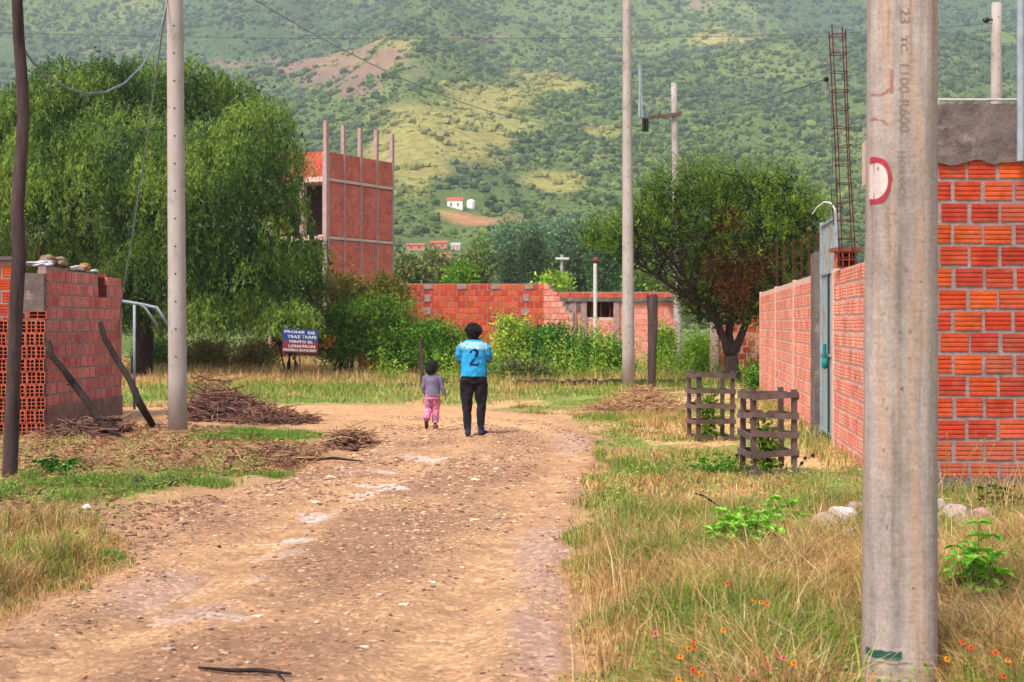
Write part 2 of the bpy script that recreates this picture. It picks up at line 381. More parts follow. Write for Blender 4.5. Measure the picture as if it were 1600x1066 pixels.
TRK_L = [G(*p) for p in [(-60, 1120), (200, 985), (380, 870), (490, 800), (590, 752), (680, 712), (740, 690), (700, 665), (560, 652)]]
TRK_R = [G(*p) for p in [(560, 1200), (660, 1040), (760, 900), (845, 770), (885, 715), (880, 690), (820, 668), (740, 655)]]
PALE = [(505, 805, 38, 9), (655, 714, 52, 4), (580, 736, 45, 2.5), (585, 757, 30, 2.5), (560, 775, 20, 8), (430, 868, 40, 8), (400, 905, 22, 6), (455, 845, 30, 5), (300, 965, 80, 6), (620, 766, 25, 3)]
GREYS = [(845, 860, 45, 60), (890, 690, 30, 12), (250, 920, 70, 25), (840, 1000, 40, 60), (300, 950, 60, 14)]
def road_colour(X, Y):
    n1 = fbm(X / 1.1, Y / 1.1, 4, 6)[..., None]; n2 = fbm(X / .22, Y / .22, 3, 7)[..., None]
    a = np.array(s(194, 150, 114, .76)); b = np.array(s(172, 130, 102, .74)); o = np.array(s(216, 170, 126, .79))
    c = b + (a - b) * smooth(.35, .6, n1)
    t = np.maximum(np.exp(-(seg_dist(X, Y, TRK_L) / .32) ** 2), np.exp(-(seg_dist(X, Y, TRK_R) / .34) ** 2))[..., None]
    c = c + (o - c) * t * (.35 + .4 * smooth(.3, .6, n2))
    c = c * (.88 + .24 * n2)
    gmask = np.zeros(X.shape); pm = np.zeros(X.shape)
    for e in GREYS: gmask = np.maximum(gmask, blob(X, Y, *e, .5))
    for e in PALE: pm = np.maximum(pm, blob(X, Y, *e, .25))
    c = c + (np.array(s(190, 154, 140, .78)) - c) * gmask[..., None] * .7
    streak = smooth(.38, .62, fbm(X * 2.2, Y * .9, 4, 3))[..., None]; c = c + (np.array(s(226, 206, 198, .82)) - c) * (pm[..., None] * np.clip(.25 + streak * .75, 0, 1) * .8)
    far = smooth(19, 26, Y)[..., None]
    return c + (np.array(s(222, 172, 124, .82)) * (.85 + .3 * n2) - c) * far * .7
def road_z(X, Y, sd):
    l = seg_dist(X, Y, TRK_L); r = seg_dist(X, Y, TRK_R)
    rut = -.034 * (np.exp(-(l / .2) ** 2) + np.exp(-(r / .2) ** 2)) + .014 * (np.exp(-((l - .36) / .1) ** 2) + np.exp(-((r - .36) / .1) ** 2))
    tread = .006 * np.sin(seg_dist(X, Y, TRK_L) * 90) * np.exp(-(l / .25) ** 2)
    return gh(X, Y) + np.clip(sd * .25, -.05, .012) + (fbm(X / .11, Y / .11, 3, 2) - .5) * .03 + rut + tread
xs = np.arange(-9.5, 2.0, .045); ys = np.concatenate([np.arange(4.6, 16, .045), np.arange(16, 33, .09)])
X, Y = np.meshgrid(xs, ys); SD = road_sd(X, Y); Z = road_z(X, Y, SD); C = road_colour(X, Y)
keep = SD > -.2; i = np.arange(X.size).reshape(X.shape)
q = keep[:-1, :-1] & keep[:-1, 1:] & keep[1:, 1:] & keep[1:, :-1]
F = np.stack([i[:-1, :-1], i[:-1, 1:], i[1:, 1:], i[1:, :-1]], -1)[q]
used = np.zeros(X.size, bool); used[F.ravel()] = True; rem = np.cumsum(used) - 1
MB().add(np.stack([X, Y, Z], -1).reshape(-1, 3)[used], rem[F], C.reshape(-1, 3)[used]).build('dirt_road', M['road'], None, True, kind='structure')
def surf(x, y):
    """height of whatever one stands on at x, y"""
    x = np.asarray(x, float); y = np.asarray(y, float); sd = road_sd(x, y)
    return np.maximum(ground_z(x, y), np.where(sd > -.18, road_z(x, y, sd), -9))
def on(px, py, dz=0):
    x, y = G(px, py); return Vector((x, y, float(surf(np.array([x]), np.array([y]))[0]) + dz))

# hills
def terrain(X, Y):
    t = np.maximum(0, Y - 215)
    base = .36 * t * t / (t + 270)
    n = fbm(X / 260 + 3.1, Y / 330 + 1.7, 4, 2) - .5; n2 = fbm(X / 60, Y / 90, 3, 5) - .5
    spur = .045 * t * np.exp(-((X / np.maximum(Y, 1) + .075 - (Y - 600) * .00004) / .045) ** 2) * smooth(60, 420, t)
    return base + .2 * np.minimum(t, 900) * n + .035 * np.minimum(t, 500) * n2 + spur - 2 * (1 - smooth(0, 60, t))
def to_px(X, Y, Z): return 800 + FOC * X / Y, HOR - FOC * (Z - CAM_H) / Y
# dry slopes, bare rock and cut earth: where they lie on the mountain, worked out once from their bearing and height
DRY = [(700, 205, 85, 34), (640, 250, 50, 40), (770, 160, 75, 26), (850, 130, 70, 18), (650, 225, 60, 30), (650, 290, 30, 25), (880, 285, 40, 16), (560, 100, 60, 14), (620, 75, 40, 15), (1130, 60, 50, 14), (960, 210, 40, 12), (700, 330, 20, 8)]
ROCK = [(500, 110, 110, 20), (570, 140, 60, 14), (360, 100, 45, 8), (600, 85, 45, 12), (1100, 8, 35, 8), (450, 95, 50, 10), (740, 60, 35, 6)]
def zone(PX, PY, Z, n):
    m = np.zeros(PX.shape)
    for (a, b, rx, ry) in Z:
        d = np.hypot((PX - a) / rx, (PY - b) / ry) + (n - .5) * 3.0; m = np.maximum(m, 1 - smooth(.3, 1.35, d))
    return m
def hill_fields(X, Y):
    Z = terrain(X, Y); PX, PY = to_px(X, np.maximum(Y, 50), Z); n = fbm(X / 34, Y / 34, 4, 1); n2 = fbm(X / 120, Y / 160, 3, 6)
    return Z, PX, PY, n, n2, zone(PX, PY, DRY, n), zone(PX, PY, ROCK, n), zone(PX, PY, [(750, 346, 50, 10), (720, 338, 30, 8)], n)
def hill_colour(X, Y):
    Z, PX, PY, n, n2, dry, rock, cut = hill_fields(X, Y)
    g = np.array(s(126, 148, 84, .66)); y = np.array(s(180, 176, 108, .68)); gb = np.array(s(98, 124, 82, .62)); br = np.array(s(170, 150, 120, .7))
    c = gb + (g - gb) * smooth(.35, .6, n2)[..., None]; c = c + (y - c) * (smooth(.55, .75, n) * .35)[..., None]
    c = c * (.75 + .5 * fbm(X / 9, Y / 12, 3, 4))[..., None]; c = c + (np.array(s(206, 190, 112, .74)) - c) * (dry * .75)[..., None]
    c = c + (np.array(s(176, 134, 124, .75)) * (.7 + .6 * n[..., None]) - c) * (rock * .8)[..., None]
    return c + (np.array(s(222, 160, 116, .8)) - c) * (cut * .95)[..., None]
nu, ny = 420, 460
u = np.linspace(-1.0, 1.0, nu); yy = np.geomspace(200, 1750, ny); U, YY = np.meshgrid(u, yy); XX = U * YY
i = np.arange(nu * ny).reshape(ny, nu); F = np.stack([i[:-1, :-1], i[:-1, 1:], i[1:, 1:], i[1:, :-1]], -1).reshape(-1, 4)
m, nt, bs = nmat('hill_grass'); at = nt.nodes.new('ShaderNodeAttribute'); at.attribute_name = 'Col'
nn = noise(nt, .3, 10, .8); f = ramp(nt, nn.outputs[0], [(.35, g3(.45)), (.65, g3(1.35))])
nt.links.new(mix(nt, at.outputs['Color'], f, 1.0, 'MULTIPLY'), bs.inputs['Base Color']); bs.inputs['Roughness'].default_value = 1; bs.inputs['Specular IOR Level'].default_value = .05
bump(nt, bs, nn.outputs[0], .8, 2.0); M['hill'] = m
MB().add(np.stack([XX, YY, terrain(XX, YY)], -1).reshape(-1, 3), F, hill_colour(XX, YY).reshape(-1, 3)).build('hills', m, None, True, kind='structure')
# scrub on the hills: one mass nobody could count
N = 210000
hu = rng.uniform(-.62, .62, N); hy = 235 + (1640 - 235) * rng.random(N) ** 1.15; hx = hu * hy
Zt, PX, PY, n, n2, dry, rock, cut = hill_fields(hx, hy)
nf = fbm(hx / 11, hy / 13, 3, 3); dens = smooth(.3, .6, n) * .45 + .2 + .5 * smooth(.35, .6, nf) - dry * .3 - rock * .35 - cut * 2
house_clear = (np.abs(PX - 718) < 34) & (PY > 296) & (PY < 362) | (PX > 625) & (PX < 735) & (PY > 372) & (PY < 408)
k = (rng.random(N) < dens) & ~house_clear
hx, hy, Zt, n, n2, dry = hx[k], hy[k], Zt[k], n[k], n2[k], dry[k]
r = (.5 + rng.random(len(hx)) ** 6 * 1.9) * (.45 + hy / 1050)
cA = np.array(s(66, 94, 54, .7)); cB = np.array(s(142, 160, 80, .72)); cC = np.array(s(74, 100, 96, .66))
t = rng.random((len(hx), 1)); tt = smooth(.35, .7, (n2 + rng.normal(0, .12, len(n2))))[:, None]
col = cA + (cB - cA) * t * .9; col = col + (cC - col) * (1 - tt) * .6
col = col * (.7 + .6 * rng.random((len(hx), 1))); col = col + (np.array(s(196, 190, 110, .75)) * (.7 + .4 * rng.random((len(hx), 1))) - col) * (dry[:, None] * .75)
mb = MB(); blobs(mb, np.stack([hx, hy, Zt + r * .4], 1), np.stack([r, r, r * .75], 1), col, 1, .3)
mb.build('hillside_scrub', M['leaf_far'], None, False, kind='stuff', label='grey-green scrub covering the mountainside behind the village', cat='scrub')
def hillpoint(px, py):
    ys_ = np.linspace(230, 1600, 6000); xs_ = (px - 800) * ys_ / FOC; z = terrain(xs_, ys_); _, pys = to_px(xs_, ys_, z)
    j = np.argmax(pys <= py); return Vector((xs_[j], ys_[j], z[j]))

# haze
mb = MB(); box(mb, (0, 800, 345), (5400, 2400, 702))
m, nt, bs = nmat('haze'); nt.nodes.remove(bs); pv = nt.nodes.new('ShaderNodeVolumePrincipled')
pv.inputs['Color'].default_value = (.84, .92, 1, 1); pv.inputs['Density'].default_value = .00029; pv.inputs['Anisotropy'].default_value = .2
nt.links.new(pv.outputs[0], nt.nodes['Material Output'].inputs['Volume'])
HAZE = mb.build('haze', m, None, False, kind='stuff', label='thin bluish haze hanging between the village and the mountain', cat='haze')

# ================================================================ BRICK WALLS
RIBZ = [-.5, -.5, -.37, -.33, -.2, -.16, -.03, .03, .16, .20, .33, .37, .5, .5]
RIBD = [.012, 0, 0, .006, .006, 0, 0, .006, .006, 0, 0, .006, 0, .012]
RIBZ = [-.5, -.36, -.33, -.27, -.24, -.10, -.07, -.01, .02, .16, .19, .25, .28, .42, .5]
RIBD = [0, 0, .007, .007, 0, 0, .007, .007, 0, 0, .007, .007, 0, 0, 0]
def brick_wall(p0, p1, top, thick=.12, z0=0, course=.2, bl=.27, mat='brick_red', mortar='mortar', cols=None, ribs=True, name='brick_face', parent=None,
               openings=(), seed=0, both=True, bond=.5, gap=.024, smear_fn=None, core='mortar_bed'):
    """wall along p0->p1; visible side is on the right-hand side of travel (and the back as well when both)"""
    rg = np.random.default_rng(seed + 11)
    p0 = np.array(p0, float); p1 = np.array(p1, float); L = np.hypot(*(p1 - p0)); e = (p1 - p0) / L; nrm = np.array([e[1], -e[0]])
    topf = top if callable(top) else (lambda t: top)
    cm = MB(); sw = .15; ns = max(1, int(round(L / sw))); sw = L / ns
    edges = sorted(set([0, L] + [round(v, 4) for o in openings for v in o[:2] if 0 < v < L] + ([] if not callable(top) else [i * sw for i in range(ns + 1)])))
    def slab(a, b, za, zb):
        if zb - za < .01: return
        c = p0 + e * (a + b) / 2; box(cm, (c[0], c[1], (za + zb) / 2), (b - a, thick - .016, zb - za), math.atan2(e[1], e[0]))
    for a, b in zip(edges[:-1], edges[1:]):
        m_ = (a + b) / 2; zt = topf(m_) - .012; op = [o for o in openings if o[0] < m_ < o[1]]
        z = z0
        for o in sorted(op, key=lambda o: o[2]):
            slab(a, b, z, min(o[2], zt)); z = o[3]
        slab(a, b, z, zt)
    c_ob = cm.build(core, M[mortar], parent)
    bmx = MB(); pal = np.array(cols if cols is not None else [s(205, 62, 34, .8), s(188, 52, 36, .8), s(222, 84, 34, .8), s(170, 56, 44, .8)])
    nc = int(math.ceil((max(topf(x) for x in np.linspace(0, L, 30)) - z0) / course))
    for c in range(nc):
        zc = z0 + c * course; off = -(c % 2) * bl * bond - rg.random() * .03
        x = off
        while x < L:
            a = max(x, 0) + gap / 2 * (x > 0); b = min(x + bl, L) - gap / 2 * (x + bl < L); x += bl
            if b - a < .04: continue
            mdl = (a + b) / 2
            zt = min(zc + course - gap, topf(mdl))
            if zt - zc < course * .45: continue
            if any(o[0] - .02 < mdl < o[1] + .02 and o[2] - .05 < (zc + zt) / 2 < o[3] + .05 for o in openings): continue
            j = rg.random(6); a += j[0] * .014; b -= j[1] * .014; za = zc + .001 + j[2] * .011; zb = zt - j[3] * .011
            cl = pal[rg.integers(len(pal))] * (.9 + .2 * rg.random())
            if smear_fn is not None: cl = smear_fn(cl, p0 + e * mdl, (za + zb) / 2, rg)
            for side in ((1, -1) if both else (1,)):
                out = thick / 2 + .001 + j[4] * .005
                if ribs:
                    zs = np.array(RIBZ) * (zb - za) + (za + zb) / 2; ds = out - np.array(RIBD)
                    V = []
                    for t in (a, b):
                        q_ = p0 + e * t
                        V += [(*(q_ + nrm * side * d), z) for z, d in zip(zs, ds)]
                    nz = len(zs); Fc = [(k_, nz + k_, nz + k_ + 1, k_ + 1) for k_ in range(nz - 1)]
                    for t in (a, b):   # inner edge points for closing
                        q_ = p0 + e * t; V += [(*(q_ + nrm * side * .03), za), (*(q_ + nrm * side * .03), zb)]
                    i0 = 2 * nz
                    Fc += [tuple(range(nz)) + (i0 + 1, i0), tuple(range(nz, 2 * nz))[::-1] + (i0 + 2, i0 + 3), (0, i0, i0 + 2, nz), (nz - 1, 2 * nz - 1, i0 + 3, i0 + 1)]
                    bmx.add(V, Fc, cl)
                else:
                    q_ = p0 + e * mdl + nrm * side * (out / 2 + .015)
                    box(bmx, (q_[0], q_[1], (za + zb) / 2), (b - a, out - .03, zb - za), math.atan2(e[1], e[0]), cl)
    b_ob = bmx.build(name, M[mat], parent)
    return c_ob, b_ob

# ---- right-hand tall brick building ------------------------------------------------
WL = lambda Y: 2.226 + .1125 * Y          # the line of the right-hand street wall
RB = empty('brick_building', 'tall orange-red hollow brick building with a concrete top beam, right of the near pole', 'building', (WL(13.6), 13.6, 0))
def up(o, root):
    """keep world placement of a child built in world coordinates"""
    o.parent = root; o.matrix_parent_inverse = Matrix.Translation(root.location).inverted(); return o
def smearR(c, p, z, rg):
    k_ = smooth(4.55, 5.3, p[0] + (vnoise(p[0] * 3, z * 3, 2) - .5) * 1.3) * .6 + (1 - smooth(.3, .75, z)) * .5
    return c + (np.array(s(196, 118, 104, .72)) - c) * min(k_, .8)
OR = [s(218, 88, 42, .8), s(206, 70, 42, .8), s(224, 96, 44, .8), s(196, 70, 50, .8), s(212, 80, 42, .8)]
xl = WL(13.6)
for o in brick_wall((xl + .02, 13.6), (9.5, 13.6), 3.24, .15, .16, course=.206, bl=.29, cols=OR, both=False, smear_fn=smearR, seed=1, mortar='mortar_grey', gap=.026, name='front_brickwork'): up(o, RB)
for o in brick_wall((WL(16.4) + .09, 16.4), (xl + .09, 13.53), 3.24, .15, .16, cols=OR, both=False, seed=2, name='side_brickwork'): up(o, RB)
mb = MB()
# rough concrete beam with an uneven face
def rough_box(mb, x0, x1, y0, y1, z0, z1, amp=.012, n=40, seed=0):
    nx = max(2, int((x1 - x0) / .06)); nz = max(2, int((z1 - z0) / .06))
    xs_ = np.linspace(x0, x1, nx); zs_ = np.linspace(z0, z1, nz); Xg, Zg = np.meshgrid(xs_, zs_)
    Yg = y0 + (fbm(Xg * 4, Zg * 7, 3, seed) - .5) * amp * 2
    Zb = Zg.copy(); Zb[0] += (fbm(xs_ * 5, xs_ * 0 + seed, 3, 1) - .5) * .10; Zb[-1] += (fbm(xs_ * 3, xs_ * 0 + 5, 2, 1) - .5) * .03
    i = np.arange(nx * nz).reshape(nz, nx); F_ = np.stack([i[:-1, :-1], i[:-1, 1:], i[1:, 1:], i[1:, :-1]], -1).reshape(-1, 4)
    mb.add(np.stack([Xg, Yg, Zb], -1).reshape(-1, 3), F_)
    back = np.stack([Xg[-1], np.full(nx, y1), Zb[-1]], -1); fr = np.stack([Xg[-1], Yg[-1], Zb[-1]], -1)
    V = np.concatenate([fr, back]); j = np.arange(nx - 1); mb.add(V, np.stack([j, j + 1, j + 1 + nx, j + nx], -1))
    fb = np.stack([Xg[0], Yg[0], Zb[0]], -1); bb = np.stack([Xg[0], np.full(nx, y1), Zb[0]], -1)
    mb.add(np.concatenate([fb, bb]), np.stack([j + 1, j, j + nx, j + 1 + nx], -1))
    for c_ in (0, -1):
        V = [(Xg[k_, c_], Yg[k_, c_], Zb[k_, c_]) for k_ in range(nz)] + [(Xg[0, c_], y1, Zb[0, c_]), (Xg[0, c_], y1, Zb[-1, c_])]
        mb.add(V, [tuple(range(nz)) + (nz + 1, nz)])
rough_box(mb, xl - .03, 9.5, 13.5, 13.7, 3.2, 3.75, .02)
up(mb.build('top_beam', M['concrete_dark']), RB)
mb = MB(); rough_box(mb, xl - .02, 9.5, 13.49, 13.68, -.05, .2, .012, seed=3); up(mb.build('plinth', M['concrete_dark']), RB)
mb = MB(); beam(mb, (WL(13.7) + .04, 13.7, 3.5), (WL(16.5) + .06, 16.5, 3.5), .16, .5); box(mb, (7.0, 16.45, 1.87), (5.0, .15, 3.74)); box(mb, (9.55, 15, 1.87), (.12, 2.9, 3.74)); up(mb.build('rear_beam', M['mortar_pale']), RB)
mb = MB(); tube(mb, [(xl - .1, 13.56, 3.8), (6.0, 13.56, 3.8), (9.4, 13.56, 3.8)], .012, 6); box(mb, (xl + .3, 13.56, 3.775), (.02, .02, .05)); box(mb, (8.3, 13.56, 3.775), (.02, .02, .05)); up(mb.build('top_rail', M['chalk']), RB)
mb = MB(); tube(mb, [(4.80, 13.42, 3.2), (4.80, 13.42, 5.6)], .034, 14)
mb.build('blue_pipe', M['galv'], label='pale blue upright pipe at the right edge of the tall brick building', cat='pipe')

# ---- right-hand street wall --------------------------------------------------------
PK = [s(252, 166, 142, .88), s(248, 154, 134, .88), s(252, 176, 148, .88), s(246, 146, 130, .88)]  # street wall's sky-lit brightness is put into this pinkish base colour
def street(Ya, Yb): return (WL(Ya), Ya), (WL(Yb), Yb)
wa = empty('brick_wall', 'long pinkish street wall of hollow brick running back beyond the pale blue gate', 'wall', (WL(34.8), 34.8, 0))
a, b = street(34.8, 21.75)
for o in brick_wall(a, b, 2.42, .14, -.05, mat='brick_lit_dusty', mortar='mortar_pale', cols=PK, seed=3, gap=.032, bond=.5): up(o, wa)
for Yc in (34.72, 29.6, 25.2):
    mb = MB(); box(mb, (WL(Yc), Yc, 1.2), (.17, .15, 2.46), -math.atan(.1125)); up(mb.build('pillar', M['mortar_pale']), wa)
wb = empty('brick_wall', 'short stretch of pinkish hollow brick wall between the gate and the tall building', 'wall', (WL(18.9), 18.9, 0))
a, b = street(18.9, 16.45)
for o in brick_wall(a, b, 2.37, .14, -.02, mat='brick_lit_dusty', mortar='mortar_pale', cols=PK, seed=4, gap=.032): up(o, wb)
for o in brick_wall((WL(16.45) , 16.45), (WL(13.7), 13.7), 2.37, .14, -.02, mat='brick_lit_dusty', mortar='mortar_pale', cols=PK, seed=5, gap=.032, name='near_brick_face'): up(o, wb)
mb = MB(); box(mb, (WL(18.96), 18.96, 1.18), (.18, .16, 2.42), -math.atan(.1125)); up(mb.build('pillar', M['mortar_pale']), wb)
# hollow brick mesh
def hollow_brick(w=.12, h=.18, d=.24, cols_=2, rows=3, web=.009):
    mb = MB(); c0 = s(224, 98, 64, .8)
    box(mb, (0, 0, h / 2 - web / 2), (w, d, web), col=c0); box(mb, (0, 0, -h / 2 + web / 2), (w, d, web), col=c0)
    ih = h - 2 * web
    for i in range(cols_ + 1):
        x = -w / 2 + web / 2 + i * (w - web) / cols_; box(mb, (x, 0, 0), (web, d, ih), col=c0)
    cw = (w - web) / cols_ - web
    for i in range(cols_):
        x = -w / 2 + web + cw / 2 + i * (cw + web)
        for j in range(1, rows): box(mb, (x, 0, -ih / 2 + ih * j / rows), (cw, d - .004, web * .8), col=c0)
    # added plate across the holes, coloured dark in place of their shade
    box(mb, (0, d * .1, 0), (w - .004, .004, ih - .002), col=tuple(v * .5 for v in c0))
    return mb
mb = hollow_brick(.24, .2, .3, 3, 2); o = mb.build('hollow_brick', M['brick_lit_dusty'], label='loose hollow brick standing on the street wall beside the gate, holes outward', cat='brick')
o.location = (WL(18.3), 18.3, 2.37 + .11); o.rotation_euler = (0, 0, -.12)
mb = MB(); box(mb, (0, 0, 0), (.34, .34, .05), col=s(170, 96, 76, .75)); o = mb.build('roof_tile', M['brick_red'], label='reddish flat tile lying on the loose brick beside the gate', cat='tile'); o.location = (WL(18.3), 18.3, 2.37 + .24)

# gate
gt = empty('metal_gate', 'narrow pale blue sheet metal gate with rust stains set in the right street wall', 'gate', (WL(20), 20, 0))
ang = math.atan2(1, .1125) - pi / 2   # rotation so local y runs along wall line
def gbox(Ya, Yb, z0, z1, off, th, mat, name, parent):
    mb = MB(); Ym = (Ya + Yb) / 2; box(mb, (WL(Ym) + off, Ym, (z0 + z1) / 2), (th, abs(Yb - Ya) * 1.006, z1 - z0), ang); o = mb.build(name, M[mat]); return up(o, parent)
gbox(21.68, 20.95, -.05, 2.72, 0, .22, 'concrete_dark', 'concrete_pillar', gt)
gbox(20.9, 20.02, .08, 2.35, .0, .03, 'gate', 'door_leaf', gt); gbox(19.94, 19.08, .08, 2.35, .0, .03, 'gate', 'door_leaf', gt)
gbox(20.9, 19.08, 2.38, 3.1, .0, .025, 'gate', 'top_panel', gt)
gbox(20.02, 19.94, .05, 2.36, -.012, .05, 'gate_dark', 'centre_post', gt)
for Yc in (20.93, 19.05): gbox(Yc + .02, Yc - .02, 0, 3.15, -.02, .06, 'galv', 'frame_post', gt)
for z in (.1, 1.2, 2.36, 3.08):
    gbox(20.9, 19.08, z, z + .035, -.022, .03, 'galv', 'frame_rail', gt)
for Yc in (20.6, 20.3, 19.7, 19.4): gbox(Yc + .01, Yc - .01, .1, 3.08, -.018, .012, 'gate', 'pressed_rib', gt)
mb = MB(); c = Vector((WL(20.05) - .07, 20.05, 1.1)); tube(mb, [c + Vector((0, 0, .28)), c + Vector((-.01, 0, .1)), c], .025, 8, jit=.5); ball(mb, c, (.05, .05, .08), 2)
mb.build('teal_cloth', M['teal'], label='teal rag knotted round the handle of the pale blue gate', cat='cloth')
mb = MB(); pts = [Vector((WL(19.4), 19.4 , 3.0)), Vector((WL(19.4), 19.4, 3.22)), Vector((WL(19.5) - .05, 19.5, 3.32)), Vector((WL(19.6) - .13, 19.6, 3.34)), Vector((WL(19.7) - .22, 19.7, 3.27)), Vector((WL(19.8) - .27, 19.8, 3.19))]
tube(mb, pts, .010, 8); mb.build('pipe_hook', M['white_paint'], label='thin white pipe curving over the top of the pale blue gate', cat='pipe')

# rebar columns
def rebar_column(base, topc, w, nring, name='rebar_column', label='', r=.008, group=None, w1=None):
    root = empty(name, label, 'rebar', base, group); base = Vector(base); topc = Vector(topc); w1 = w1 or w
    for (i_, j_) in ((-1, -1), (1, -1), (1, 1), (-1, 1)):
        mb = MB(); a_ = Vector((i_ * w / 2, j_ * w / 2, 0)); b_ = topc - base + Vector((i_ * w1 / 2, j_ * w1 / 2, random.uniform(-.04, .04)))
        mid = (a_ + b_) / 2 + Vector((random.uniform(-.02, .02), random.uniform(-.02, .02), 0)); tube(mb, [a_, (a_ + mid) / 2, mid, (mid + b_) / 2, b_], r, 6); mb.build('bar', M['rust'], root)
    for k_ in range(nring):
        t = (k_ + .6) / nring; c = (topc - base) * t; ww = (w + (w1 - w) * t) / 2 + r; mb = MB(); dz = random.uniform(-.015, .015)
        P_ = [c + Vector((-ww, -ww, dz)), c + Vector((ww, -ww, -dz)), c + Vector((ww, ww, 0)), c + Vector((-ww, ww, dz)), c + Vector((-ww, -ww, dz))]
        for q0, q1 in zip(P_[:-1], P_[1:]): beam(mb, q0, q1, .009, .009)
        mb.build('stirrup', M['rust'], root)
    return root
rebar_column((WL(18.0) + .0, 18.0, 2.36), W(1308, 44, 18.0), .17, 13, label='tall leaning rusty rebar cage rising from the street wall near the gate')
for k_, (px, py0, py1, Yr, lb) in enumerate([(1204, 462, 380, 31, 'short rusty rebar cage behind the street wall, farthest left beside the tree'), (1229, 452, 372, 28.5, 'rusty rebar cage with two cross ties behind the street wall, second from the tree'),
                                (1252, 446, 362, 26.5, 'thin rusty rebar cage behind the street wall, second before the gate'), (1268, 440, 378, 25, 'rusty rebar cage behind the street wall, nearest the gate')]):
    p_ = W(px, py0, Yr); p_.x += .22; q_ = W(px, py1, Yr); q_.x += .22; p_.z = 0; rebar_column(p_, q_, .16, 16, label=lb, r=.007)

# ---- left-hand building -------------------------------------------------------------
A = (-7.44, 22.5); B = (-7.2, 26.0)
lb_ = empty('brick_building', 'unfinished low brick building with loose plastic and stones along its top, at the left', 'building', (A[0], A[1], 0))
PK2 = [s(240, 140, 124, .86), s(234, 128, 116, .86), s(244, 152, 132, .86), s(226, 120, 110, .86)]
Ls = math.hypot(B[0] - A[0], B[1] - A[1])
def topL(t): return 2.58 - (.04 if t > .9 else 0) - (.05 if t > 2.3 else 0)
def dirs(p, q, t): L_ = math.hypot(q[0] - p[0], q[1] - p[1]); return (p[0] + (q[0] - p[0]) * t / L_, p[1] + (q[1] - p[1]) * t / L_)
for o in brick_wall(A, B, topL, .14, .34, mat='brick_lit_dusty', mortar='mortar', cols=PK2, seed=7, gap=.026, openings=[(2.3, 2.75, 2.12, 2.54)], name='side_brickwork', bond=.35): up(o, lb_)
mb = MB(); 
for t in (2.3, 2.46, 2.6, 2.75):
    p_ = dirs(A, B, t); box(mb, (p_[0], p_[1], 2.33), (.12, .015, .42), col=s(150, 60, 44, .7))
for z in (2.13, 2.27, 2.33, 2.47): 
    p_ = dirs(A, B, 2.525); box(mb, (p_[0], p_[1], z), (.11, .45, .015), col=s(150, 60, 44, .7))
up(mb.build('vent_lattice', M['brick_red']), lb_)
mb = MB(); beam(mb, (A[0], A[1] + .0, .14), (B[0], B[1], .14), .17, .44, up=(0, 0, 1)); up(mb.build('plinth', pmat('earthy_plinth', s(190, 140, 120, .78), s(140, 100, 88, .75), 4, .95, .6)), lb_)
for t in (1.15, 1.5):
    mb = MB(); p_ = dirs(A, B, t); box(mb, (p_[0], p_[1], 1.4), (.152, .05, 2.2), -.07); up(mb.build('mortar_pillar', M['mortar']), lb_)
mb = MB(); rough_box(mb, A[0] - .36, A[0] + .072, A[1] - .12, A[1] + .1, 0, 2.46, .008); up(mb.build('corner_pillar', M['concrete_dark']), lb_)
for o in brick_wall((-11, 22.5), (A[0] - .37, 22.5), 2.66, .15, .0, cols=OR, seed=8, both=False, name='front_brickwork'): up(o, lb_)
mb = MB(); box(mb, (-9.4, 22.5, 2.69), (3.2, .3, .06)); up(mb.build('coping', M['concrete_dark']), lb_)
mb = MB(); box(mb, (-9.1, 26.0, 1.2), (3.8, .15, 2.4)); box(mb, (-11, 24.3, 1.2), (.15, 3.3, 2.4)); up(mb.build('rear_wall', M['mortar']), lb_)
for (px, py0, py1, Yb) in ((40, 414, 366, 22.9), (62, 408, 364, 23.0), (162, 436, 404, 25.4), (175, 436, 406, 25.8)):
    mb = MB(); p_ = W(px, py0, Yb); tube(mb, [W(px, py0 + 6, Yb), W(px + random.uniform(-1, 1), (py0 + py1) / 2, Yb), W(px + .5, py1, Yb)], .009, 6); up(mb.build('starter_bar', M['rust']), lb_)
# things lying on top of the left wall
def crumple(name, c, r, col_, label, cat, mat='plain', seed=0):
    rg = np.random.default_rng(seed); V0, F0 = ICO[3]; V = V0 * np.array(r)
    n_ = fbm(V0[:, 0] * 2 + seed, V0[:, 1] * 2 + V0[:, 2] * 1.7, 4, seed) - .5; V = V * (1 + n_[:, None] * 1.1); V[:, 2] = np.maximum(V[:, 2], -r[2] * .55)
    mb = MB().add(V, F0, col_); o = mb.build(name, M[mat], label=label, cat=cat); o.location = c; return o
def on_wall(px, Yb, z=None):
    t = Yb - A[1]; p_ = dirs(A, B, t); return Vector((p_[0], p_[1], topL(t)))
crumple('plastic_sheet', on_wall(0, 22.75) + Vector((-.1, -.1, .03)), (.26, .16, .06), s(215, 212, 222, .8), 'crumpled whitish plastic sheet on the corner pillar of the left building', 'plastic', seed=1)
crumple('rubble_stone', on_wall(0, 23.0) + Vector((-.1, 0, .09)), (.16, .14, .10), s(158, 130, 112, .75), 'brown stone weighting the plastic at the left wall corner, left of the larger stone', 'stone', 'stone', 2)
crumple('rubble_stone', on_wall(0, 23.2) + Vector((.0, 0, .08)), (.15, .2, .10), s(170, 142, 120, .75), 'tan stone on the left wall just before the folded plastic', 'stone', 'stone', 3)
crumple('plastic_bag', on_wall(0, 24.0) + Vector((.0, 0, .05)), (.10, .2, .05), s(228, 228, 240, .85), 'white twisted plastic bag on top of the left wall', 'plastic', seed=4)
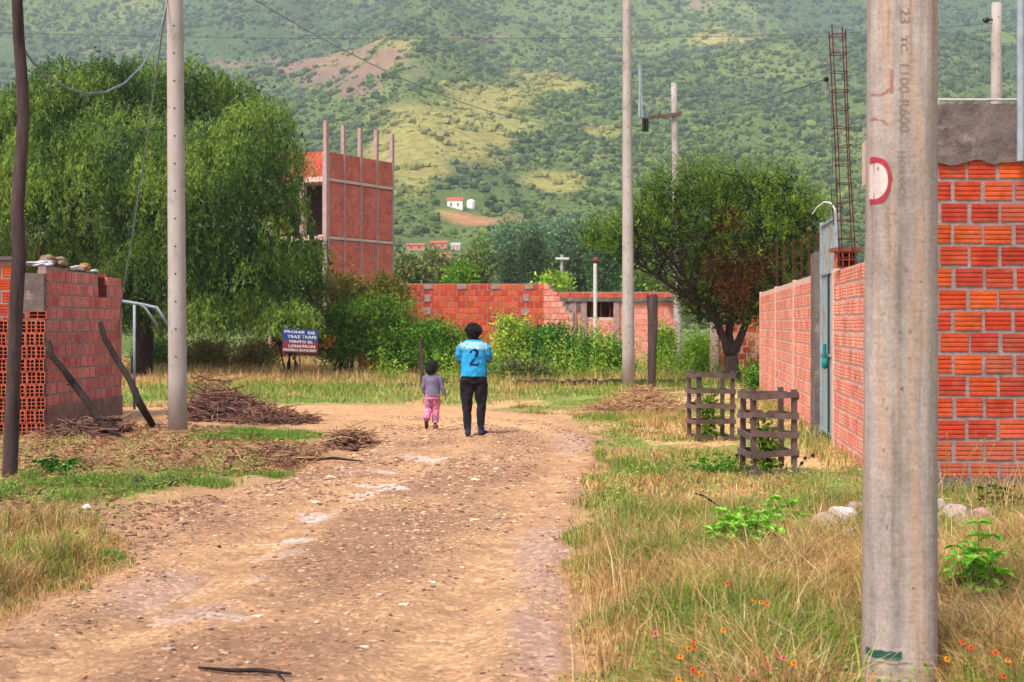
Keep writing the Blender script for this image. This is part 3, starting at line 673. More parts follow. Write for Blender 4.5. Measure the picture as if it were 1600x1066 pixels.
crumple('clay_lump', on_wall(0, 24.35) + Vector((.0, 0, .07)), (.1, .13, .08), s(196, 150, 92, .75), 'ochre lump lying between two white plastic scraps on the left wall', 'rubble', 'stone', 5)
crumple('plastic_scrap', on_wall(0, 24.7) + Vector((.0, 0, .03)), (.09, .18, .03), s(225, 228, 238, .85), 'long white plastic scrap on the left wall, right of the ochre lump', 'plastic', seed=6)
# ---- stack of hollow bricks by the left pole ------------------------------------------
me0 = hollow_brick(.125, .185, .24, 2, 3, .012).mesh('hollow_brick', M['brick_lit_dusty'])
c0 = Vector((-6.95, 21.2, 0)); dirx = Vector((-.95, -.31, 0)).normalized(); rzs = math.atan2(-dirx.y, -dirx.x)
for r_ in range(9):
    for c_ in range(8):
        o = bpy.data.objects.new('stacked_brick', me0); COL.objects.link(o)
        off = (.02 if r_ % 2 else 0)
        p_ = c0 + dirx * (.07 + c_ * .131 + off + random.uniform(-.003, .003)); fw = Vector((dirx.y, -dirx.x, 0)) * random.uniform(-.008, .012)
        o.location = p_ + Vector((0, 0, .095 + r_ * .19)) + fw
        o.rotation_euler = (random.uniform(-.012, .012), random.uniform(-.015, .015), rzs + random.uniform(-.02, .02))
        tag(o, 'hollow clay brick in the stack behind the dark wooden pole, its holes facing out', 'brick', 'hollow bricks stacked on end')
for k_, (t, z) in enumerate(((.12, 1.79), (.41, 1.775))):
    mb = hollow_brick(.25, .12 if k_ == 0 else .1, .2, 2, 2, .012); o = mb.build('loose_brick', M['brick_red'] if k_ == 0 else M['brick_lit_dusty'])
    o.location = c0 + dirx * t + Vector((0, 0, z)); o.rotation_euler = (0, 0, rzs + .06)
    tag(o, ['bright orange brick lying flat on top of the stack at its right end', 'pale red brick lying flat on the stack, left of the orange one'][k_], 'brick')

# ---- garden wall and house across the lane -----------------------------------------------
OR2 = [s(236, 100, 58, .8), s(228, 86, 54, .8), s(240, 112, 68, .8), s(216, 82, 58, .8)]
w1 = empty('brick_wall', 'orange hollow brick boundary wall with a broken right end, behind the walking people', 'wall', (-6, 48, 0))
x0_, x1_ = (560 - 800) / FOC * 48, (851 - 800) / FOC * 48
for o in brick_wall((x0_, 48), (x1_, 48), 3.01, .14, 0, mat='brick_far', mortar='mortar', cols=OR2, ribs=False, both=False, seed=12, gap=.02, bl=.29): up(o, w1)
p_a = (x1_, 48); p_b = ((897 - 800) / FOC * 47.0, 47.0)
Lr = math.hypot(p_b[0] - p_a[0], p_b[1] - p_a[1])
for o in brick_wall(p_a, p_b, lambda t: 2.98 - .12 * (t > .3) - .85 * smooth(.25, Lr, t), .14, 0, mat='brick_far', mortar='mortar', cols=PK, ribs=False, both=False, seed=13, gap=.02, name='broken_brick_face'): up(o, w1)
mb = MB()
for t in (.02, .2, .36, .54, .72, .9): box(mb, (x0_ + (x1_ - x0_) * t + .1, 47.93, 2.9 - .0), (.3, .06, .16))
for (px, py) in ((668, 466), (668, 486), (822, 465), (820, 487), (822, 507)): p_ = W(px, py, 47.93); box(mb, p_, (.2, .05, .24))
up(mb.build('mortar_patch', M['mortar']), w1)

hs_ = empty('brick_house', 'unfinished one-storey brick house with a dark window opening, behind the mid-road concrete pole', 'house', (3, 52, 0))
hx0, hx1 = (842 - 800) / FOC * 52, (1062 - 800) / FOC * 52
ow = [((917 - 842) / FOC * 52, (961 - 842) / FOC * 52, 1.67 + 9 / FOC * 52, 1.67 + 33 / FOC * 52)]
for o in brick_wall((hx0, 52), (hx1, 52), 2.45, .15, 0, mat='brick_far', mortar='mortar_pale', cols=PK, ribs=False, both=False, seed=14, openings=ow, gap=.02): up(o, hs_)
for o in brick_wall((hx0, 51.9), (hx1 - .15, 51.9), 2.82, .12, 2.6, course=.2, mat='brick_far', mortar='mortar', cols=OR2, ribs=False, both=False, seed=15, name='top_brick_course', core='top_course_core'): up(o, hs_)
mb = MB(); box(mb, ((hx0 + hx1) / 2, 51.93, 2.53), (hx1 - hx0 + .1, .24, .15)); box(mb, (hx1 - .2, 51.7, 2.55), (.7, .7, .16)); up(mb.build('roof_beam', M['concrete_dark']), hs_)
mb = MB(); 
for px in (851 + 45, 912, 963): p_ = W(px, 490, 51.89); box(mb, (p_.x, p_.y, 1.22), (.2, .08, 2.44))
up(mb.build('column', M['mortar']), hs_)
mb = MB(); p_ = W(880, 478, 51.89); box(mb, (p_.x, 51.89, 2.3), (1.5, .06, .28)); up(mb.build('lintel_beam', M['concrete_dark']), hs_)
for o in brick_wall((hx1 + .0, 52), (hx1 + .0, 55), 2.45, .15, 0, mat='brick_far', mortar='mortar', cols=PK, ribs=False, seed=16, name='side_brickwork', both=True): up(o, hs_)
mb = MB(); box(mb, ((hx0 + hx1) / 2, 55.1, 1.3), (hx1 - hx0, .15, 2.6), col=s(170, 70, 56, .7)); box(mb, ((hx0 + hx1) / 2, 53.6, 2.52), (hx1 - hx0 - .1, 3, .1), col=s(150, 90, 76, .7)); up(mb.build('inner_wall', M['brick_far'], None), hs_)
mb = MB()
for k_ in range(3): p_ = W(925 + k_ * 14, 484, 52); box(mb, p_, (.04, .04, .6))
up(mb.build('window_bar', M['rust']), hs_)

w3 = empty('brick_wall', 'low orange-pink brick wall seen between the dark tree trunk and the pink street wall', 'wall', (7, 42, 0))
for o in brick_wall(((1118 - 800) / FOC * 42, 42), (8.4, 42), 1.95, .14, 0, mat='brick_far', mortar='mortar_pale', cols=PK + OR2, ribs=False, both=False, seed=17, gap=.024): up(o, w3)
mb = MB(); p_ = W(1116, 545, 41.95); box(mb, (p_.x, 41.95, 1.05), (.22, .2, 2.1)); up(mb.build('end_pillar', M['mortar_pale']), w3)

# ---- tall unfinished building --------------------------------------------------------------
tb = empty('tall_building', 'three-storey unfinished red brick building with bare concrete columns sticking out of its roof', 'building', (-8.35, 64, 0))
c0_ = (W(508, 0, 64).x, 64.0); c1_ = (W(611, 0, 68.6).x, 68.6); TL = math.hypot(c1_[0] - c0_[0], c1_[1] - c0_[1])
e_ = ((c1_[0] - c0_[0]) / TL, (c1_[1] - c0_[1]) / TL); l_ = (-e_[1], e_[0])     # l_: towards the left-hand face
RT = 9.4; f1 = 1.67 + (505 - 371) / FOC * 64; f2 = 1.67 + (505 - 280) / FOC * 64
RB3 = [s(236, 116, 92, .88), s(230, 108, 86, .88), s(240, 124, 98, .88)]
for za, zb, sd_ in ((0, f1 - .1, 21), (f1 + .1, f2 - .12, 22), (f2 + .1, RT, 23)):
    for o in brick_wall(c0_, c1_, zb, .15, za, mat='brick_far', mortar='mortar', cols=RB3, ribs=False, both=False, seed=sd_, gap=.02, name='brick_panel', core='panel_core'): up(o, tb)
def tpt(t, q=0): return (c0_[0] + e_[0] * t + l_[0] * q, c0_[1] + e_[1] * t + l_[1] * q)
cl0 = tpt(0, 3.2)
for o in brick_wall(cl0, c0_, RT, .15, f2 + .1, mat='brick_far', mortar='mortar', cols=OR2, ribs=False, both=False, seed=24, name='parapet_brickwork', core='panel_core'): up(o, tb)
rz_ = math.atan2(e_[1], e_[0])
mb = MB()
for z in (f1, f2):
    p_ = tpt(TL / 2, -.03); box(mb, (p_[0], p_[1], z), (TL + .1, .21, .13), rz_)
    p_ = tpt(-.0, 1.6); box(mb, (p_[0], p_[1], z), (.22, 3.2, .22), rz_)
p_ = tpt(TL / 2, 1.6); box(mb, (p_[0], p_[1], f2 - .02), (TL - .2, 3.0, .15), rz_); box(mb, (p_[0], p_[1], f1 - .02), (TL - .2, 3.0, .15), rz_)
up(mb.build('floor_slab', M['mortar_pale']), tb)
cm_ = pmat('raw_column_concrete', s(206, 172, 168, .78), s(176, 140, 138, .78), 4, .9, .4)
for k_, t in enumerate(np.linspace(0, TL, 5)):
    p_ = tpt(t, -.05); mb = MB(); w_ = .24 if k_ == 0 else .07
    zt_ = RT + 1.45 - random.uniform(0, .15); box(mb, (p_[0], p_[1], (RT + .0) / 2), (w_, .19 if k_ else .22, RT), rz_); box(mb, (p_[0], p_[1] + .02, (RT + zt_) / 2), (.17 if k_ else .2, .17, zt_ - RT), rz_); up(mb.build('column', cm_), tb)
for q in (1.25, 3.1):
    p_ = tpt(0.02, q); mb = MB(); box(mb, (p_[0], p_[1], (RT + (1.45 if q > 2 else -.5)) / 2), (.24, .22, RT + (1.45 if q > 2 else -1.4)), rz_); up(mb.build('column', cm_), tb)
mb = MB(); p_ = tpt(TL / 2, 3.2); K_ = s(180, 84, 68, .7); box(mb, (p_[0], p_[1], RT / 2), (TL - .1, .15, RT - .1), rz_, K_); p_ = tpt(TL, 1.6); box(mb, (p_[0], p_[1], RT / 2), (.15, 3.1, RT - .1), rz_, K_); p_ = tpt(1.4, 1.6); box(mb, (p_[0], p_[1], f2 / 2), (.15, 3.0, f2 - .3), rz_, s(60, 34, 34, .6))  # third box: added partition, coloured dark as the shade inside the left opening
up(mb.build('rear_wall', M['brick_far']), tb)

# ---- concrete poles -------------------------------------------------------------------------
def pole(name, base, topc, r0, r1, mat, label, cat='pole', n=20, holes=True, jit=0, segs=10, wob=0, group=None):
    root = empty(name, label, cat, base, group); b = Vector(base); t = Vector(topc); mb = MB()
    P_ = [(t - b) * (i / segs) + Vector((random.uniform(-wob, wob), 0, 0)) for i in range(segs + 1)]
    tube(mb, P_, [r0 + (r1 - r0) * i / segs for i in range(segs + 1)], n, jit=jit); mb.build('shaft', M[mat], root, True)
    if holes:
        mb = MB(); z = 1.2
        while z < (t - b).z - .3:
            f = z / (t - b).z; c = (t - b) * f; r = r0 + (r1 - r0) * f
            tube(mb, [c + Vector((.01, -r - .002, 0)), c + Vector((.01, -r + .02, 0))], .014, 8); z += .42
        mb.build('bolt_hole', M['ceramic'], root)
    return root
pb = on(278, 676); pole('concrete_pole', pb - Vector((0, 0, .05)), Vector((W(272, 0, 21.8).x, 21.8, 8.6)), .142, .118, 'concrete', 'pale concrete utility pole on the left, standing beside the brown brush pile')
mb = MB(); ball(mb, (0, 0, 0), (.24, .24, .05), 3, s(158, 112, 88, .72)); o = mb.build('soil_mound', M['soil'], kind='structure'); o.location = pb
pc = on(982, 608); pole('concrete_pole', pc - Vector((0, 0, .05)), Vector((W(979, 0, pc.y).x, pc.y, 10.6)), .165, .095, 'concrete', 'tall slim concrete pole in the middle distance beside the dark wooden post')
pe = Vector((W(1060, 0, 50).x, 50, 0)); tpE = Vector((W(1053, 0, 50).x, 50, W(0, 130, 50).z))
ph = pole('concrete_pole', pe, tpE, .15, .10, 'concrete', 'far concrete pole with a side crossarm, rising behind the dark tree')
z_ = W(0, 182, 50).z
mb = MB(); beam(mb, W(1003, 186, 50) - Vector((0, .15, 0)), W(1064, 179, 50) - Vector((0, .15, 0)), .12, .12); up(mb.build('crossarm', M['plank']), ph)
mb = MB(); tube(mb, [W(1010, 184, 49.8), W(1022, 152, 49.8), W(1051, 148, 49.8)], .018, 6); up(mb.build('brace', M['wire']), ph)
for px in (1006, 1011): mb = MB(); tube(mb, [W(px, 186, 49.8), W(px, 206, 49.8)], .06, 8); up(mb.build('insulator', M['ceramic']), ph)
mb = MB(); tube(mb, [W(999, 184, 49.8), W(1000, 140, 49.8), W(999, 102, 49.8)], .05, 6); tube(mb, [W(1004, 184, 49.8), W(1002, 140, 49.8), W(1001, 102, 49.8)], .03, 6); up(mb.build('fuse_link', M['galv']), ph)
pr = Vector((W(1549, 0, 35).x + .1, 35, 0)); tr = Vector((W(1557, 0, 35).x, 35, W(0, 5, 35).z))
pole('concrete_pole', pr, tr, .19, .115, 'concrete', 'leaning grey pole whose top shows above the tall brick building')
pw = on(17, 750); ww_ = empty('wooden_pole', 'dark crooked wooden pole at the left edge in front of the brick stack', 'pole', pw)
Yw = pw.y; mb = MB(); pts = [W(16, 758, Yw)] + [W(px, py, Yw) for px, py in ((15, 740), (19, 640), (22, 560), (25, 480), (30, 400), (27, 330), (33, 250), (37, 180), (33, 110), (29, 60), (27, 0), (25, -60))]
tube(mb, pts, [.085, .08, .076, .073, .072, .072, .07, .068, .066, .062, .06, .058, .055], 12, jit=.12); up(mb.build('trunk', M['dark_wood'], None, True), ww_)
for (px, py) in ((20, 500), (28, 300), (37, 190), (18, 620)):
    mb = MB(); p_ = W(px, py, Yw); ball(mb, p_, (.06, .05, .05), 2); up(mb.build('knot', M['dark_wood']), ww_)
dp = on(1019, 611); mb = MB(); P_ = [W(1018, 612, dp.y), W(1019, 560, dp.y), W(1020, 500, dp.y), W(1019, 461, dp.y)]
tube(mb, P_, [.1, .11, .12, .13], 12, jit=.12); mb.build('wooden_post', M['dark_wood'], label='thick dark wooden post standing just right of the mid-road concrete pole', cat='post')
sp_ = on(660, 598); mb = MB(); Yq = 37.0; tube(mb, [W(660, 604, Yq), W(659, 570, Yq), W(657, 531, Yq)], [.055, .05, .045], 8, jit=.2); mb.build('wooden_stake', M['dark_wood'], label='short dark stake upright in the grass behind the child', cat='stake')
mb = MB(); Yq = 36.5; tube(mb, [W(622, 603, Yq), W(650, 606, Yq), W(672, 604, Yq), W(708, 605, Yq)], [.07, .09, .08, .06], 8, jit=.3); mb.build('fallen_log', M['dark_wood'], label='fallen dark log lying in the grass behind the child', cat='log')
# low kerb across the lane
mb = MB(); xk = np.linspace(W(800, 0, 37.5).x, W(1075, 0, 37.5).x, 34)
for a_, b_ in zip(xk[:-1], xk[1:]): box(mb, ((a_ + b_) / 2, 37.3 + random.uniform(-.05, .05), .06 + random.uniform(-.03, .03)), (b_ - a_ - .02, .3, .24), random.uniform(-.06, .06), col=g3(random.uniform(.7, 1)))
mb.build('stone_kerb', pmat('kerb_stone', s(110, 84, 76, .7), s(66, 50, 46, .7), 5, .95, .8, 20, .04), label='low dark stone edging running along the grass behind the hay heap', cat='kerb')
# thin white pole and far T pole
mb = MB(); Yq = 47.0; ro = empty('white_pole', 'thin white pole with a red ball on top in front of the brick house', 'pole', (W(930, 0, Yq).x, Yq, 0))
tube(mb, [W(930, 560, Yq), W(930, 412, Yq)], .06, 10); up(mb.build('shaft', M['white_paint']), ro); mb = MB(); ball(mb, W(931, 406, Yq), .085, 2); up(mb.build('ball_finial', M['red_paint']), ro)
Yq = 110; ro = empty('far_pole', 'small far utility pole with a white crossarm above the house roof', 'pole', (W(878, 0, Yq).x, Yq, 0))
mb = MB(); tube(mb, [Vector((W(878, 0, Yq).x, Yq, 0)), W(878, 398, Yq)], .12, 8); up(mb.build('shaft', M['concrete']), ro); mb = MB(); beam(mb, W(868, 404, Yq - .2), W(889, 404, Yq - .2), .14, .16); up(mb.build('crossarm', M['white_paint']), ro)

# ---- the near pole -----------------------------------------------------------------------------
YN = 6.3; bx, by_ = (1405 - 800) / FOC * YN, YN
NP = empty('concrete_pole', 'big near concrete pole with stamped lettering, a red painted ring and a green mark', 'pole', (bx, by_, 0))
PROF = [(-.164, .0), (-.163, -.045), (-.150, -.085), (-.126, -.117), (-.085, -.139), (-.046, -.1485), (-.041, -.1455), (-.034, -.1465), (.048, -.1465), (.055, -.1455), (.060, -.1485), (.095, -.134), (.125, -.108), (.148, -.075), (.161, -.035), (.164, 0.0),
        (.155, .06), (.125, .11), (.07, .145), (0, .157), (-.07, .145), (-.125, .11), (-.155, .06)]
PX0 = np.array([p[0] for p in PROF[:16]]); PY0 = np.array([p[1] for p in PROF[:16]])
def sc_(z): return 1.0 - .026 * z
def front(x, z): k_ = sc_(z); return np.interp(np.asarray(x) / k_, PX0, PY0) * k_
TILT = .0045
mb = MB(); zs = np.linspace(-.35, 4.6, 100); V = []; 
for z in zs:
    for (x, y) in PROF:
        V.append((x * sc_(z) * (1 + .002 * (vnoise(z * 6, x * 20, 1) - .5)) + TILT * z, y * sc_(z) + .0008 * (vnoise(z * 9 + 3, x * 30, 2) - .5), z))
n_ = len(PROF); F_ = [(i * n_ + k, i * n_ + (k + 1) % n_, (i + 1) * n_ + (k + 1) % n_, (i + 1) * n_ + k) for i in range(len(zs) - 1) for k in range(n_)] + [tuple(range((len(zs) - 1) * n_, len(zs) * n_))]
mb.add(V, F_)
m, nt, bs = nmat('near_pole_concrete')
n1 = noise(nt, 2.2, 6, .65, stretch=(1, 1, .3)); c = ramp(nt, n1.outputs[0], [(.25, s(150, 136, 130, .8)), (.5, s(186, 172, 166, .8)), (.75, s(208, 196, 190, .8))])
n2 = noise(nt, 11, 8, .75, stretch=(1, 1, .6)); c = mix(nt, c, ramp(nt, n2.outputs[0], [(.3, g3(.76)), (.6, g3(1.04)), (.75, g3(1.1))]), 1.0, 'MULTIPLY')
n4 = noise(nt, 3, 4, .6, stretch=(6, 6, .35)); c = mix(nt, c, s(196, 158, 132, .8), ramp(nt, n4.outputs[0], [(.48, g3(0)), (.62, g3(.6))]))
n5 = noise(nt, 26, 2, .5); c = mix(nt, c, s(96, 78, 72, .8), ramp(nt, n5.outputs[0], [(.74, g3(0)), (.77, g3(.8))]))
n7 = noise(nt, 2.6, 5, .65, stretch=(9, 9, .5)); c = mix(nt, c, ramp(nt, n7.outputs[0], [(.3, g3(.68)), (.5, g3(1)), (.7, g3(1.08))]), 1.0, 'MULTIPLY')
n8 = noise(nt, 60, 3, .6); c = mix(nt, c, ramp(nt, n8.outputs[0], [(.3, g3(.8)), (.5, g3(1)), (.75, g3(1.12))]), 1.0, 'MULTIPLY')
n6 = noise(nt, 7, 3, .6, stretch=(1, 1, 9)); c = mix(nt, c, ramp(nt, n6.outputs[0], [(.3, g3(.9)), (.7, g3(1.06))]), 1.0, 'MULTIPLY')
nt.links.new(c, bs.inputs['Base Color']); bs.inputs['Roughness'].default_value = .85; bs.inputs['Specular IOR Level'].default_value = .2
bump(nt, bs, n8.outputs[0], .6, .003, bump(nt, bs, n6.outputs[0], .25, .004))
mb.build('shaft', m, NP, True)
def zpx(py): return CAM_H - (py - HOR) * (YN - .14) / FOC
def xpx(px, z): return (px - 800) * (YN - .13) / FOC - bx - TILT * z
def decal(name, pts_fn, mat, nu_=26, nv_=5, off=.0018, closed=True, label=None):
    """thin painted patch following the pole's face; pts_fn(u,v)->(x,z)"""
    us = np.linspace(0, 1, nu_); vs = np.linspace(0, 1, nv_); V = []; 
    for u_ in us:
        for v_ in vs:
            x, z = pts_fn(u_, v_); x = float(np.clip(x, -.1625 * sc_(z), .1625 * sc_(z))); V.append((x + TILT * z, float(front(x, z)) - off * (1 + .0 * u_) , z))
    i = np.arange(nu_ * nv_).reshape(nu_, nv_); F_ = np.stack([i[:-1, :-1], i[1:, :-1], i[1:, 1:], i[:-1, 1:]], -1).reshape(-1, 4)
    o = MB().add(V, F_).build(name, mat, NP); 
    if label: o['label'] = label
    return o
def ring(cpx, cpy, rx, ry, wpx, a0=0, a1=2 * pi, jit=.12, seed=0):
    zc = zpx(cpy); xc = xpx(cpx, zc); k_ = YN / FOC
    def f(u_, v_):
        a = a0 + (a1 - a0) * u_; j = 1 + (float(vnoise(a * 2.3 + 3, seed + v_ * 2)) - .5) * jit * 2 * (0 < v_)
        rr = (1 - (1 - v_) * wpx / ((rx + ry) / 2)) * j; return xc + cos(a) * rx * k_ * rr, zc + sin(a) * ry * k_ * rr
    return f
zc = zpx(282); xc = xpx(1371, zc); kp = YN / FOC
decal('white_patch', lambda u_, v_: (xc + cos(2 * pi * u_) * 17 * kp * v_, zc + sin(2 * pi * u_) * 31 * kp * v_), M['chalk'], 30, 8, .0014)
decal('red_ring', ring(1371, 281, 22, 37, 7.5, jit=.035), M['red_paint'], 72, 5, .0024, label='crimson ring painted round the worn white patch')
z1 = zpx(142); decal('faded_paint_line', lambda u_, v_: (xpx(1356 + 40 * u_, z1), z1 + (2 * sin(u_ * 9) + 7 * max(0, u_ - .7) * 3 - 4 * v_) * kp), M['faded_red'], 24, 3)
z2 = zpx(126); decal('faded_paint_line', lambda u_, v_: (xpx(1391 + 4 * v_, z2), z2 + (18 - 36 * u_) * kp), M['faded_red'], 24, 3, .0022)
decal('faded_paint_arc', ring(1372, 205, 18, 22, 2.5, .5, 2.6), M['faded_red'], 24, 3)
z3 = zpx(1024); decal('green_mark', lambda u_, v_: (xpx(1357 + 50 * u_, z3), z3 + (6 - 12 * v_ + .8 * sin(u_ * 20)) * kp), M['green_paint'], 24, 4, .004, label='small green painted rectangle low on the pole')
z4 = zpx(1036); decal('scratch', lambda u_, v_: (xpx(1366 + 52 * u_, z4), z4 + (1.4 * sin(u_ * 9) - 1.6 * v_) * kp), M['engrave_shade'], 24, 2)
mb = MB(); 
for (px, py, r) in ((1408, 305, 2), (1376, 262, 3), (1414, 422, 3.5), (1401, 474, 2), (1404, 518, 2.5), (1421, 518, 3), (1381, 625, 2), (1382, 704, 2), (1386, 825, 2.5), (1396, 880, 3), (1392, 388, 1.5), (1420, 560, 2)):
    z = zpx(py); x = xpx(px, z); y = float(front(x, z)); 
    V = [(x + TILT * z + cos(a) * r * kp * (.7 + .5 * random.random()), y - .0012, z + sin(a) * r * 1.3 * kp) for a in np.linspace(0, 2 * pi, 9)[:-1]]; mb.add(V, [tuple(range(8))[::-1]])
mb.build('pit_mark', M['engrave_shade'], NP)
def text_mesh(txt, size, ext=0.0, res=3, space=1.0, bold=0.0):
    cu = bpy.data.curves.new('text', 'FONT'); cu.body = txt; cu.size = size; cu.align_x = 'CENTER'; cu.align_y = 'CENTER'; cu.extrude = ext; cu.resolution_u = res; cu.space_character = space; cu.offset = bold
    ob = bpy.data.objects.new('text', cu); COL.objects.link(ob); bpy.context.view_layer.update()
    dg = bpy.context.evaluated_depsgraph_get(); me = bpy.data.meshes.new_from_object(ob.evaluated_get(dg)); bpy.data.objects.remove(ob); bpy.data.curves.remove(cu)
    return me
def me_obj(name, me, mat, parent=None):
    me.materials.clear(); me.materials.append(mat); addcol(me); o = bpy.data.objects.new(name, me); COL.objects.link(o)
    if parent is not None: o.parent = parent
    return o
# each stamped text: words, px centre, py top, py bottom, size
for txt, cpx, ya, yb, size in (("23", 1412, 12, 36, .062), ("TC", 1411, 55, 80, .04), ("1100-R600", 1411, 100, 206, .062), ("HORMICRE", 1407, 236, 322, .044)):
    zc_ = (zpx(ya) + zpx(yb)) / 2; Lz = zpx(ya) - zpx(yb); me = text_mesh(txt, size, 0, 3, 1.0, .0006)
    co = np.empty(len(me.vertices) * 3); me.vertices.foreach_get('co', co); co = co.reshape(-1, 3)
    w_ = co[:, 0].max() - co[:, 0].min(); kx = Lz / w_; xm = (co[:, 0].max() + co[:, 0].min()) / 2
    x = xpx(cpx, zc_); new = np.stack([x + co[:, 1] + TILT * zc_, np.zeros(len(co)), zc_ - (co[:, 0] - xm) * kx], 1)
    new[:, 1] = front(new[:, 0] - TILT * new[:, 2], new[:, 2]) - .0016
    me.vertices.foreach_set('co', new.ravel()); me.update(); me_obj('stamped_lettering', me, M['engrave_shade'], NP)

# ---- wires ----------------------------------------------------------------------------------------
def wire(pts, r, mat, label, name='power_line'):
    mb = MB(); tube(mb, pts, r, 6); return mb.build(name, M[mat], label=label, cat='cable')
def sag(a, b, d, n=24): a = Vector(a); b = Vector(b); return [a.lerp(b, i / n) - Vector((0, 0, d * 4 * (i / n) * (1 - i / n))) for i in range(n + 1)]
cp = lambda py: W(979, py, pc.y)
wire(sag(W(-150, 46, 34), cp(58), .12), .007, 'wire_dark', 'thin dark line across the hill from the left edge to the mid-road pole')
wire(sag(cp(58), W(1556, 36, 35) , .1), .007, 'wire_dark', 'thin dark line running from the mid-road pole to the leaning pole above the tall building')
wire(sag(Vector((W(272, 0, 21.8).x, 21.8, 7.4)), W(1003, 184, 50), 1.2), .009, 'wire', 'long pale line dropping from the left concrete pole to the far crossarm')
wire(sag(W(1064, 180, 50), W(1291, 124, 18.0), .12), .007, 'wire_dark', 'dark service line rising from the far crossarm to the rebar cage')
mb = MB(); ball(mb, W(1291, 124, 17.95), (.035, .035, .035), 2); ball(mb, W(1541, 32, 34.9), (.06, .06, .06), 2) if False else None; mb.build('insulator', M['ceramic'], label='small dark insulator at the end of the line beside the rebar cage', cat='insulator')
mb = MB(); ball(mb, W(1541, 32, 34.9), (.09, .06, .07), 2); tube(mb, [W(1541, 32, 34.9), W(1556, 30, 35)], .02, 6); mb.build('insulator', M['ceramic'], label='small dark insulator on the leaning pole above the tall building', cat='insulator')
wire([W(1293, 128, 17.95), W(1299, 160, 17.95), W(1300, 220, 17.95), W(1301, 262, 17.95), W(1298, 296, 17.95), W(1301, 330, 18.2), W(1303, 352, 18.6)], .006, 'wire_dark', 'loose black cable hanging down beside the rebar cage', 'hanging_cable')
wire([W(38, 78, Yw + .05).lerp(W(262, 10, 21.75), 0)] + [W(px, py, Yw + (21.75 - Yw) * t) for px, py, t in ((50, 96, .06), (75, 120, .16), (105, 138, .3), (135, 146, .42), (165, 144, .55), (195, 130, .68), (222, 103, .8), (243, 66, .9), (255, 32, .96), (263, -10, 1))], .013, 'wire', 'sagging pale cable slung between the dark wooden pole and the left concrete pole', 'hanging_cable')
wire([W(264, -12, 21.75), W(252, 60, 22.4), W(238, 160, 23.1), W(222, 270, 23.8), W(205, 380, 24.6), W(190, 470, 25.3), W(184, 540, 25.9), W(181, 622, 26.6)], .012, 'wire', 'pale guy wire slanting from the left concrete pole down beside the brick building', 'guy_wire')

# ---- pipe frame by the left building -----------------------------------------------------------------
pf = empty('metal_pipe_stand', 'bent pale metal pipe stand standing between the left brick building and the concrete pole', 'frame', (W(195, 0, 26.4).x, 26.4, 0))
pi_ = lambda px, py, Y_=26.4: W(px, py, Y_)
def pipe(pts, name, r=.026): mb = MB(); tube(mb, pts, r, 8); up(mb.build(name, M['galv'], None, True), pf)
pipe([pi_(184, 645), pi_(184, 560), pi_(186, 470)], 'upright'); pipe([pi_(210, 640, 27), pi_(210, 560, 27), pi_(210, 476, 27)], 'upright')
pipe([pi_(186, 470), pi_(222, 476), pi_(245, 481), pi_(262, 508)], 'top_bar', .03); pipe([pi_(218, 475), pi_(226, 480), pi_(246, 509)], 'arm')

# ---- leaning branches, twigs ---------------------------------------------------------------------------
def branch(pts, rads, label, name='dead_branch', forks=()):
    mb = MB(); tube(mb, pts, rads, 8, jit=.25, col=g3(1))
    for f in forks: tube(mb, f[0], f[1], 6, jit=.2)
    return mb.build(name, M['bark'], None, True, label=label, cat='branch')
Yb = 21.6
branch([W(73, 536, Yb + .4), W(80, 556, Yb + .3), W(95, 572, Yb + .2), W(115, 600, Yb), W(138, 630, Yb - .2), (W(158, 662, Yb - .4)), W(196, 690, 20.6)], [.07, .05, .045, .05, .055, .06, .03],
       'dark dead branch leaning against the left brick wall, nearest the brick stack', forks=[([W(118, 598, Yb), W(104, 601, Yb - .1)], [.02, .01]), ([W(150, 655, Yb - .4), W(190, 656, Yb - .4)], [.04, .02])])
Yb = 23.2
branch([W(156, 504, Yb + .2), W(164, 530, Yb + .1), W(182, 560, Yb), W(205, 598, Yb - .6), W(218, 630, Yb - 1), W(238, 664, 22.6)], [.045, .05, .05, .055, .06, .06], 'dark dead branch propped beside the left concrete pole')
def twig_tangle(mb, px, py, rx, ry, hz, n, cols_, r=(.006, .014), Lm=(.3, .9), seed=0, base=0):
    """heap of crossing dead twigs on the ground"""
    rg = np.random.default_rng(seed); cx, cy = G(px, py); rxw = rx * cy / FOC; ryw = abs(GY(py - ry) - GY(py + ry)) / 2
    for k_ in range(n):
        a = rg.random() * 2 * pi; q = rg.random() ** .6; x = cx + cos(a) * rxw * q; y = cy + sin(a) * ryw * q
        zt = max(0, 1 - q * q) * hz; z = float(gh(x, y)) + .02 + rg.random() * zt
        d = rg.random() * 2 * pi; L_ = rg.uniform(*Lm); sl = rg.normal() * .28; dv = Vector((cos(d), sin(d), sl)) * L_ / 2; c = Vector((x, y, z)); bend = Vector((rg.normal(), rg.normal(), rg.normal() * .6)) * L_ * .13
        P_ = [c - dv, c - dv * .3 + bend, c + dv * .4 + bend * .6, c + dv]
        for p_ in P_: p_.z = max(p_.z, float(gh(p_.x, p_.y)) + .01)
        rr = rg.uniform(*r); tube(mb, P_, [rr, rr * .9, rr * .7, rr * .4], 4, col=np.array(cols_[rg.integers(len(cols_))]) * (.7 + .6 * rg.random()), cap=False)
BRN = [s(148, 108, 92, .8), s(122, 82, 74, .8), s(176, 134, 106, .8), s(96, 66, 62, .8), s(156, 100, 82, .8)]
TAN = [s(214, 168, 120, .82), s(190, 142, 104, .82), s(228, 190, 136, .82), s(150, 106, 84, .8)]
